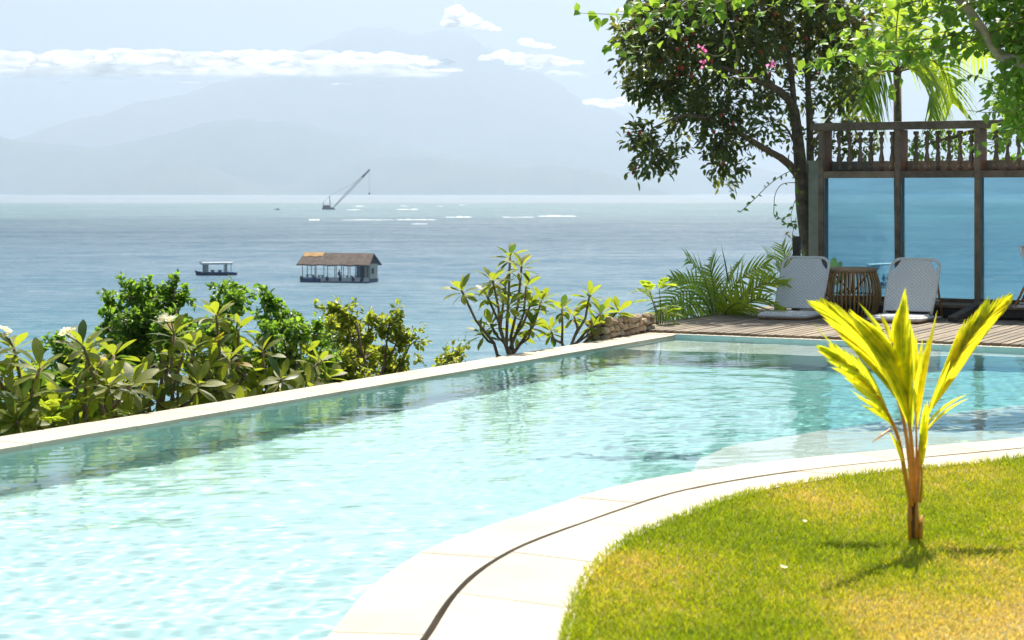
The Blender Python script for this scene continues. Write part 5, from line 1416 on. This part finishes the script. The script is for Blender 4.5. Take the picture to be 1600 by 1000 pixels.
# ------------------------------------------------------------------ boats, crane, surf out on the sea
def sea_Y(y): return F * (EYE - SEA) / (y - 300)
def on_sea(x, y):
    Y = sea_Y(y); return Vector(((x - 800) / F * Y, Y, SEA))
M['thatch'] = plain('brown thatch', (0.13, 0.095, 0.075), 0.95, var=0.35, nscale=1.2, bump=0.6, bscale=3)
M['new_thatch'] = plain('tan new thatch', (0.50, 0.29, 0.11), 0.9, var=0.3, nscale=2)
M['white_paint'] = plain('white boat paint', (0.72, 0.72, 0.70), 0.5, var=0.12, nscale=1.5)
M['blue_paint'] = plain('blue boat paint', (0.02, 0.10, 0.32), 0.45, var=0.3, nscale=1.0)
M['navy_paint'] = plain('navy hull paint', (0.012, 0.04, 0.13), 0.5)
M['teal_paint'] = plain('grey teal paint', (0.10, 0.22, 0.30), 0.6)
M['beige_paint'] = plain('beige paint', (0.42, 0.40, 0.32), 0.7)
M['dark_gear'] = plain('dark gear', (0.02, 0.025, 0.035), 0.7)
M['steel'] = plain('dark steel', (0.05, 0.05, 0.055), 0.6)
M['skin'] = plain('skin', (0.22, 0.11, 0.06), 0.6)
M['blue_shirt'] = plain('blue shirt', (0.03, 0.06, 0.30), 0.8)
M['dark_shirt'] = plain('dark shirt', (0.02, 0.02, 0.03), 0.8)
def person(label, loc, rz, mat, sitting, group=None):
    """small figure grown with the Skin modifier from one skeleton"""
    hip = 0.48 if sitting else 0.92
    V_ = [(0, 0, hip), (0, 0.01, hip + 0.25), (0, 0.01, hip + 0.50), (0, 0, hip + 0.60), (0, -0.02, hip + 0.72), (0, -0.02, hip + 0.84)]
    E_ = [(0, 1), (1, 2), (2, 3), (3, 4), (4, 5)]
    Rd = [0.14, 0.13, 0.15, 0.055, 0.095, 0.075]
    for s in (-1, 1):
        a = len(V_)
        V_ += [(s * 0.19, 0.01, hip + 0.48), (s * 0.25, -0.02, hip + 0.22), (s * 0.2, -0.22, hip + 0.08)]; Rd += [0.06, 0.048, 0.038]
        E_ += [(2, a), (a, a + 1), (a + 1, a + 2)]
        b = len(V_)
        if sitting: V_ += [(s * 0.1, -0.05, hip - 0.02), (s * 0.13, -0.45, hip), (s * 0.13, -0.48, 0.06), (s * 0.13, -0.6, 0.04)]
        else: V_ += [(s * 0.1, 0, hip - 0.06), (s * 0.12, -0.02, 0.50), (s * 0.13, 0.02, 0.08), (s * 0.14, -0.12, 0.04)]
        Rd += [0.085, 0.065, 0.045, 0.04]; E_ += [(0, b), (b, b + 1), (b + 1, b + 2), (b + 2, b + 3)]
    me = bpy.data.meshes.new('person'); me.from_pydata(V_, E_, []); me.materials.append(mat)
    o = bpy.data.objects.new('person', me); COL.objects.link(o); o.location = loc; o.rotation_euler = (0, 0, rz)
    md = o.modifiers.new('skin', 'SKIN'); md.use_smooth_shade = True
    for i, sv_ in enumerate(me.skin_vertices[0].data): sv_.radius = (Rd[i], Rd[i]); sv_.use_root = (i == 0)
    o.modifiers.new('sub', 'SUBSURF').levels = 1
    m = MB(); m.lathe([(0.075, 0.75), (0.098, 0.80), (0.09, 0.88), (0.04, 0.93)], (0, -0.01, hip), 8); m.build('hair', M['dark_gear'], o, smooth=True)
    return setp(o, label, 'person', group)

def house_boat():
    p = on_sea(530, 440); rz = R(-16)
    root = thing('house_boat', 'floating house boat with a long brown thatched roof on the open sea', 'boat', p, rz)
    m = MB(); m.box((0, 0, 0.14), (11.5, 3.9, 0.5)); m.build('hull', M['navy_paint'], root)
    m = MB(); m.box((0, 0, 0.45), (11.6, 4.0, 0.10)); m.build('deck', M['dark_gear'], root)
    for (x0, x1, mt, nm) in [(-5.6, -2.4, M['blue_paint'], 'blue_panel'), (-2.3, 1.0, M['white_paint'], 'side_panel'), (1.1, 4.2, M['white_paint'], 'side_panel'), (4.6, 5.75, M['white_paint'], 'side_panel')]:
        m = MB(); m.box(((x0 + x1) / 2, -2.02, 0.33), (x1 - x0, 0.06, 0.42)); m.build(nm, mt, root)
    m = MB(); m.box((0, -2.0, 0.66), (11.3, 0.12, 0.20)); m.build('rub_rail', M['white_paint'], root)
    for x in (-5.5, -3.35, -1.2, 0.95, 3.1, 4.6):
        m = MB(); m.lathe([(0.2, 0), (0.26, 0.3), (0.2, 0.62)], (x, -2.1, 0.25), 8); m.build('fender', M['dark_gear'], root)
    for x in (-5.4, -4.6, -3.3, -1.2, 0.0, 1.1, 2.2, 3.4, 5.4):
        for y in (-1.85, 1.85):
            m = MB(); m.beam((x, y, 0.5), (x, y, 2.95), 0.09, 0.09, up=Vector((0, 1, 0))); m.build('post', M['beige_paint'] if y > 0 else M['steel'], root)
    ez, rz_, hx, hy = 2.75, 4.5, 6.05, 2.75
    for s in (-1, 1):
        n = 14; v = []
        for k in range(n + 1):
            x = -hx + 2 * hx * k / n; sg = 0.06 * math.sin(k * 1.7)
            rx = x * (0.955)
            v += [(x, s * hy, ez + sg * 0.8), (rx, 0.0, rz_ + 0.02 * math.sin(k * 2.3)), (x, s * hy, ez - 0.2 + sg), (rx, 0.0, rz_ - 0.22)]
        f = []
        for k in range(n):
            a = k * 4; b = a + 4
            f += [(a, b, b + 1, a + 1), (a + 2, a + 3, b + 3, b + 2), (a, a + 2, b + 2, b)]
        f += [(0, 1, 3, 2), (n * 4, n * 4 + 2, n * 4 + 3, n * 4 + 1)]
        m = MB(); m.add(v, f); m.build('roof', M['thatch'], root)
    v = []
    for k in range(7):
        x = -5.72 + 3.35 * k / 6; w = 0.92 + 0.12 * math.sin(k * 2.1); v += [(x, -w, rz_ + 0.06 - w * 0.636), (x, 0, rz_ + 0.07), (x, 0.5, rz_ + 0.06 - 0.32)]
    f = []
    for k in range(6): f += [(3 * k, 3 * k + 3, 3 * k + 4, 3 * k + 1), (3 * k + 1, 3 * k + 4, 3 * k + 5, 3 * k + 2)]
    m = MB(); m.add(v, f); m.build('roof_patch', M['new_thatch'], root)
    m = MB(); v = [(5.5, -2.2, 2.95), (5.5, 2.2, 2.95), (5.45, 0, 4.3)]; m.add(v, [(0, 1, 2)]); m.build('gable', M['dark_gear'], root)
    # cabin at the right end
    m = MB(); m.box((5.3, 0, 1.7), (0.9, 3.4, 2.3)); m.build('cabin', M['beige_paint'], root)
    m = MB(); m.box((4.45, -1.5, 1.7), (0.75, 0.06, 2.3)); m.build('door', M['dark_gear'], root)
    m = MB(); m.box((3.75, -1.5, 1.7), (0.6, 0.05, 2.3)); m.build('wall_panel', M['teal_paint'], root)
    m = MB(); m.box((5.78, -0.5, 1.75), (0.06, 0.9, 0.9)); m.build('window', M['dark_gear'], root)
    for (x, y, w, h) in [(-4.7, -0.4, 1.2, 0.55), (1.1, -0.9, 1.5, 0.5), (2.4, 0.2, 1.0, 0.45), (-3.3, 0.5, 0.7, 0.45)]:
        m = MB(); m.box((x, y, 0.5 + h - 0.05), (w, 0.7, 0.07)); m.box((x - w * 0.4, y, 0.5 + h / 2), (0.07, 0.6, h - 0.1)); m.box((x + w * 0.4, y, 0.5 + h / 2), (0.07, 0.6, h - 0.1)); m.build('bench', M['dark_gear'], root)
    q = Matrix.Rotation(rz, 3, 'Z') @ Vector((0.35, -0.9, 0.5))
    person('person in blue sitting on the house boat deck', p + q, rz + 0.8, M['blue_shirt'], True)
house_boat()

def hull_mesh(L, w, h, bow=0.8, stern=0.3, n=16):
    v = []; f = []
    for i in range(n + 1):
        t = i / n; x = -L / 2 + L * t
        wd = w * max(0.02, math.sin(math.pi * min(1, max(0.0, 0.04 + 0.92 * t))) ** 0.5)
        sh = h + bow * max(0, 0.35 - t) ** 2 * 6 + stern * max(0, t - 0.75) ** 2 * 10
        kx = 0.0
        v += [(x, -wd / 2, sh), (x * 0.93, -wd * 0.3, -0.25), (x * 0.93, wd * 0.3, -0.25), (x, wd / 2, sh)]
    for i in range(n):
        a = i * 4; b = a + 4
        f += [(a, b, b + 1, a + 1), (a + 1, b + 1, b + 2, a + 2), (a + 2, b + 2, b + 3, a + 3), (a, a + 3, b + 3, b)]
    f += [(0, 1, 2, 3), (n * 4 + 3, n * 4 + 2, n * 4 + 1, n * 4)]
    m = MB(); m.add(v, f); return m
def small_boat():
    p = on_sea(338, 430); rz = R(4)
    root = thing('canopy_boat', 'small dark blue boat with a white flat canopy left of the house boat', 'boat', p, rz)
    hull_mesh(7.1, 1.9, 0.45, 0.55, 0.0).build('hull', M['navy_paint'], root)
    m = MB(); m.box((0.2, 0, 0.52), (5.6, 1.7, 0.08)); m.build('deck', M['blue_paint'], root)
    m = MB(); m.beam((-2.55, 0, 2.05), (2.7, 0, 2.12), 2.1, 0.16); m.beam((-2.55, -1.06, 1.98), (2.7, -1.06, 2.02), 0.05, 0.34); m.beam((-2.55, 1.06, 1.98), (2.7, 1.06, 2.02), 0.05, 0.34); m.build('canopy', M['white_paint'], root, bevel=0.02)
    m = MB(); m.beam((-2.2, 0, 1.95), (-2.75, 0, 2.28), 1.9, 0.12); m.build('visor', M['navy_paint'], root)
    for x in (-1.95, 1.3, 2.45):
        for y in (-0.85, 0.85):
            m = MB(); m.beam((x, y, 0.5), (x, y, 1.95), 0.06, 0.06, up=Vector((0, 1, 0))); m.build('post', M['white_paint'], root)
    m = MB(); m.box((-2.05, 0, 1.25), (0.35, 1.6, 1.4)); m.build('bulkhead', M['teal_paint'], root)
    m = MB(); m.box((-1.6, 0, 1.25), (0.5, 1.5, 1.35)); m.build('cabin', M['beige_paint'], root)
    m = MB(); m.box((1.6, 0, 1.2), (0.42, 1.3, 1.3)); m.build('locker', M['beige_paint'], root)
    for x in (-0.6, 0.6):
        m = MB(); m.box((x, -0.2, 0.86), (0.75, 0.9, 0.1)); m.box((x, -0.2, 0.7), (0.5, 0.6, 0.24)); m.build('seat', M['teal_paint'], root)
small_boat()
def outrigger():
    p = on_sea(1391, 449); rz = R(6)
    root = thing('outrigger_boat', 'blue boat with a white canopy seen through the glass beside the rattan table', 'boat', p, rz)
    hull_mesh(5.6, 1.5, 0.75, 0.6, 0.2).build('hull', M['blue_paint'], root)
    m = MB(); m.box((0.1, 0, 0.2), (4.6, 1.56, 0.18)); m.build('waterline_strip', M['white_paint'], root)
    m = MB(); m.beam((-3.3, -0.15, 3.30), (2.6, -0.15, 3.55), 2.3, 0.22); m.build('canopy', M['white_paint'], root, bevel=0.03)
    m = MB(); m.beam((-3.3, 0, 3.15), (-1.8, 0, 2.95), 1.5, 0.5); m.build('canopy_front', M['white_paint'], root, bevel=0.08)
    for x in (-2.0, 0.3, 2.2):
        for y in (-0.6, 0.6):
            m = MB(); m.beam((x, y, 0.6), (x, y, 3.36), 0.06, 0.06, up=Vector((0, 1, 0))); m.build('post', M['white_paint'], root)
    for y in (-2.2, 2.2):
        m = MB(); m.tube([(-2.6, y, 0.12), (0, y, 0.02), (2.6, y, 0.1)], 0.09, 6); m.build('outrigger_float', M['white_paint'], root)
    for x in (-1.2, 1.2):
        m = MB(); m.tube([(x, -2.2, 0.1), (x, -1.2, 0.7), (x, 0, 0.85), (x, 1.2, 0.7), (x, 2.2, 0.1)], 0.05, 6); m.build('outrigger_arm', M['white_paint'], root)
    for i, x in enumerate((-1.05, -0.35)):
        q = Matrix.Rotation(rz, 3, 'Z') @ Vector((x, -0.2, 0.55))
        person(['dark clothed person on the blue boat, left of the other one', 'dark clothed person on the blue boat, nearer the screen post'][i], p + q, rz, M['dark_shirt'], True, 'people on the blue boat')
outrigger()
def crane():
    p = on_sea(513, 327.5); s = p.y / F
    root = thing('crane_barge', 'small dark crane barge with a long slanting lattice boom near the horizon', 'crane barge', p, 0)
    def q(x, y, dy=0.0): return Vector(((x - 513) * s, dy, (327.5 - y) * s))
    m = MB(); m.box((0.0, 0, 0.6), (18 * s, 7, 2.4)); m.box((6.5 * s, 0, 0.1), (9 * s, 7, 1.0)); m.build('hull', M['navy_paint'], root)
    m = MB(); m.box((-3 * s, 0, 2.6), (10 * s, 5, 1.8)); m.build('cab', M['dark_gear'], root)
    a, b = q(521, 324), q(577, 265.5); d = (b - a); nrm = Vector((-d.z, 0, d.x)).normalized()
    m = MB(); n = 14
    for o_ in (-1, 1):
        for y in (-0.7, 0.7):
            m.tube([a + Vector((0, y, 0)), a.lerp(b, 0.3) + nrm * o_ * 0.75 + Vector((0, y, 0)), a.lerp(b, 0.85) + nrm * o_ * 0.7 + Vector((0, y, 0)), b], 0.15, 4)
    for k in range(1, n):
        t0, t1 = k / (n + 1), (k + 1) / (n + 1)
        for y in (-0.7, 0.7):
            m.tube([a.lerp(b, t0) + nrm * 0.7 + Vector((0, y, 0)), a.lerp(b, t1) - nrm * 0.7 + Vector((0, y, 0))], 0.10, 4)
    m.build('boom', M['steel'], root)
    m = MB(); m.tube([a.lerp(b, 0.8), b + (b - a).normalized() * 0.5], 0.75, 6); m.build('boom_head', M['steel'], root)
    m = MB()
    for y in (-1.2, 1.2): m.tube([q(516, 324, y), q(515, 306, 0)], 0.28, 4)
    m.build('mast', M['steel'], root)
    m = MB(); m.tube([q(506, 323), q(505, 316)], 0.25, 4); m.build('light_mast', M['steel'], root)
    m = MB(); m.tube([q(515, 306), q(562, 281)], 0.09, 4); m.tube([q(515, 306), q(505, 317)], 0.09, 4); m.build('stay', M['steel'], root)
    m = MB(); m.tube([q(576.5, 267), q(577, 301)], 0.08, 4); m.build('hoist_rope', M['steel'], root)
    m = MB(); m.box(q(577, 302.5), (1.4, 1.2, 1.6)); m.build('hook_block', M['steel'], root, bevel=0.3)
    p2 = on_sea(433, 328); r2 = thing('dinghy', 'tiny dark boat near the horizon left of the crane barge', 'boat', p2)
    hull_mesh(4.5, 1.4, 0.5, 0.4).build('hull', M['navy_paint'], r2)
    m = MB(); m.box((0.5, 0, 0.9), (1.2, 0.8, 0.9)); m.build('cabin', M['dark_gear'], r2, bevel=0.1)
crane()
def surf():
    t = NT('white surf'); nz = t.noise(0.5, 5, 0.7, t.geo_pos())
    t.l(t.ramp(nz.outputs[0], [(0.3, (0.62, 0.66, 0.68)), (0.6, (0.85, 0.86, 0.86))]), t.p.inputs['Base Color']); t.set(Roughness=0.8)
    rr = random.Random(6)
    rows = [(491, 344, 17, 4.5, 'short white breaker nearest the viewer, left of the other surf'), (553, 328, 22, 3.0, 'white breaker just right of the crane barge'), (561, 322.5, 16, 2.0, 'thin white breaker behind the crane barge, by its hook'),
            (636, 327.5, 34, 2.5, 'white breaker line in the middle of the far surf'), (650, 343.5, 62, 2.6, 'long white breaker line right of the shortest breaker'), (717, 339.5, 40, 3.0, 'bright white breaker between the long middle line and the right one'),
            (632, 322, 12, 1.6, 'small speck of white surf above the middle breaker line'), (688, 322.5, 9, 1.4, 'tiny surf speck, left one of a pair near the horizon'), (722, 320.5, 10, 1.4, 'tiny surf speck, right one of a pair near the horizon'), (870, 338, 60, 2.8, 'rightmost long white breaker line'), (810, 339.5, 50, 1.4, 'thin broken white line joining the right breaker'), (655, 350, 26, 1.0, 'faint foam streak nearest in the middle'),
            (575, 343.6, 80, 1.0, 'faint thin foam line right of the short breaker')]
    for (x, y, w, h, lab) in rows:
        p = on_sea(x, y); s = p.y / F; L = w * s; H = h * s * 0.5
        n = 26; v = []; f = []
        sd = rr.uniform(0, 90)
        for i in range(n + 1):
            q = i / n; e = math.sin(math.pi * q) ** 0.5
            hh = max(0.02, H * e * (0.12 + 1.5 * abs(mnoise.noise(Vector((q * 5, sd, 0))))))
            xx = -L / 2 + L * q; yo = 6 * s * mnoise.noise(Vector((q * 3, sd, 4)))
            dp = 1.5 + 12 * s * e * 0.4
            v += [(xx, yo - dp, -0.05), (xx, yo - dp * 0.55, hh * 0.75), (xx, yo, hh), (xx, yo + dp * 0.5, -0.1)]
        for i in range(n):
            a = i * 4; b = a + 4
            f += [(a, b, b + 1, a + 1), (a + 1, b + 1, b + 2, a + 2), (a + 2, b + 2, b + 3, a + 3)]
        m = MB(); m.add(v, f); o = m.build('surf', t.m, smooth=True); o.location = (p.x, p.y, p.z + 0.06)
        setp(o, lab, 'surf', 'breakers on the far reef')
surf()
def floating_leaf():
    p = G(1146, 531, 0.006); m = MB()
    m.add([(-0.03, 0, 0), (0, -0.014, 0.006), (0.035, 0, 0.012), (0, 0.014, 0.006), (0.0, 0, 0.002)], [(0, 1, 4), (1, 2, 4), (2, 3, 4), (3, 0, 4)])
    o = m.build('leaf', M['dark_gear']); o.location = p; setp(o, 'tiny dark leaf floating on the pool by the deck', 'leaf')
floating_leaf()



# ------------------------------------------------------------------ haze
def haze():
    m = bpy.data.materials.new('hazy air'); m.use_nodes = True
    nt = m.node_tree; nt.nodes.remove(nt.nodes['Principled BSDF'])
    pv = nt.nodes.new('ShaderNodeVolumePrincipled')
    pv.inputs['Color'].default_value = HAZE_COL
    pv.inputs['Density'].default_value = HAZE_D
    pv.inputs['Anisotropy'].default_value = HAZE_G
    nt.links.new(pv.outputs[0], nt.nodes['Material Output'].inputs['Volume'])
    mb = MB(); z0, z1 = SEA - 1.9, HAZE_TOP
    mb.box((0, 11500, (z0 + z1) / 2), (53000, 27000, z1 - z0))
    o = mb.build('haze', m)
    setp(o, 'pale blue sea haze that fades the far shore', None, None, 'stuff')
HAZE_COL = (0.61, 0.715, 0.845, 1); HAZE_D = 1.5e-4; HAZE_G = 0.6; HAZE_TOP = 1560.0
haze()

# ------------------------------------------------------------------ clouds
def cloud_mat():
    t = NT('cloud')
    t.t.nodes.remove(t.p)
    d = t.n('ShaderNodeBsdfDiffuse'); d.inputs[0].default_value = (0.99, 0.99, 0.99, 1)
    tr = t.n('ShaderNodeBsdfTranslucent'); tr.inputs[0].default_value = (0.99, 0.99, 0.99, 1)
    m1 = t.n('ShaderNodeMixShader'); m1.inputs[0].default_value = 0.78
    t.l(d.outputs[0], m1.inputs[1]); t.l(tr.outputs[0], m1.inputs[2])
    lw = t.n('ShaderNodeLayerWeight'); lw.inputs['Blend'].default_value = 0.5
    nz = t.noise(0.012, 6, 0.65, t.geo_pos())
    fac = t.n('ShaderNodeMapRange', interpolation_type='SMOOTHSTEP')
    fac.inputs['From Min'].default_value = 0.25; fac.inputs['From Max'].default_value = 1.0
    fac.inputs['To Min'].default_value = 0.75; fac.inputs['To Max'].default_value = 0.0
    t.l(t.math('ADD', lw.outputs['Facing'], t.math('MULTIPLY', t.math('SUBTRACT', nz.outputs[0], 0.5), 1.5)), fac.inputs['Value'])
    sp_ = t.n('ShaderNodeSeparateXYZ'); t.l(t.geo_pos(), sp_.inputs[0])
    zz = t.n('ShaderNodeMapRange', interpolation_type='SMOOTHSTEP'); zz.inputs['From Min'].default_value = 262; zz.inputs['From Max'].default_value = 314; t.l(sp_.outputs[2], zz.inputs['Value'])
    low = t.n('ShaderNodeMath', operation='LESS_THAN'); t.l(sp_.outputs[2], low.inputs[0]); low.inputs[1].default_value = 255
    alpha = t.math('MULTIPLY', fac.outputs[0], t.math('MAXIMUM', zz.outputs[0], t.math('MULTIPLY', low.outputs[0], 0.8)))
    tp = t.n('ShaderNodeBsdfTransparent')
    m2 = t.n('ShaderNodeMixShader')
    t.l(alpha, m2.inputs[0]); t.l(tp.outputs[0], m2.inputs[1]); t.l(m1.outputs[0], m2.inputs[2])
    t.l(m2.outputs[0], t.out.inputs[0])
    return t.m
M['cloud'] = cloud_mat()
def cloud(label, blobs, Y, seed, dY=12):
    """puffs with a rough surface; blob = photo-pixel centre and half sizes"""
    rng = random.Random(seed)
    bm = bmesh.new(); bmesh.ops.create_icosphere(bm, subdivisions=3, radius=1.0)
    bm.verts.ensure_lookup_table()
    base = [v.co.copy() for v in bm.verts]; fs = [tuple(v.index for v in f.verts) for f in bm.faces]; bm.free()
    mb = MB(); k = Y / F
    for (x, y, rx, ry) in blobs:
        c = W(x, y, Y + rng.uniform(-dY, dY))
        off = Vector((rng.uniform(0, 50), rng.uniform(0, 50), 0))
        v = []
        for p in base:
            nz = mnoise.fractal(p * 1.6 + off, 0.9, 2.1, 4)
            r = 1 + 0.28 * nz
            q = p * r
            v.append(c + Vector((q.x * rx * k, q.y * (rx * 0.5 + ry * 0.5) * k * 0.7, q.z * ry * k * (1.0 if q.z > 0 else 0.75))))
        mb.add(v, fs)
    o = mb.build('cloud', M['cloud'], smooth=True)
    return setp(o, label, 'cloud', 'clouds around the volcano')
rc = random.Random(5)
bank = []
for i in range(46):
    x = -90 + i * 17.2 + rc.uniform(-5, 5)
    if x > 690: break
    end = max(0.35, min(1, (705 - x) / 90))
    bank.append((x, 101 - 7 * end + rc.uniform(-4, 4) + (3 if x < 100 else 0), rc.uniform(22, 42) * (0.6 + 0.4 * end), rc.uniform(9, 16) * end))
    bank.append((x, 112 + rc.uniform(-3, 8), rc.uniform(30, 55), rc.uniform(8, 17) * end))
CLOUD_Y = 4300
cloud('long white cloud bank lying across the left flank of the volcano', bank, CLOUD_Y, 1, 75)
cloud('small white triangular cloud above the right of the summit', [(712, 22, 20, 14), (704, 35, 15, 11), (728, 34, 26, 14), (748, 42, 24, 9), (768, 46, 18, 5)], CLOUD_Y, 2)
cloud('tiny white cloud wisp below the triangular cloud', [(822, 66, 14, 7), (840, 71, 22, 5), (856, 74, 12, 3)], CLOUD_Y, 3)
cloud('ragged white cloud on the right shoulder of the volcano', [(760, 91, 13, 6), (785, 87, 18, 9), (812, 94, 26, 12), (845, 96, 28, 13), (870, 99, 22, 9), (895, 98, 20, 5), (830, 105, 20, 8)], CLOUD_Y, 4)
cloud('flat thin cloud under the ragged cloud', [(868, 116, 18, 7), (890, 119, 24, 7), (915, 122, 20, 5)], CLOUD_Y, 5)
cloud('faint low cloud strip touching the right slope', [(930, 160, 22, 6), (958, 163, 30, 8), (985, 158, 25, 9)], CLOUD_Y, 6)
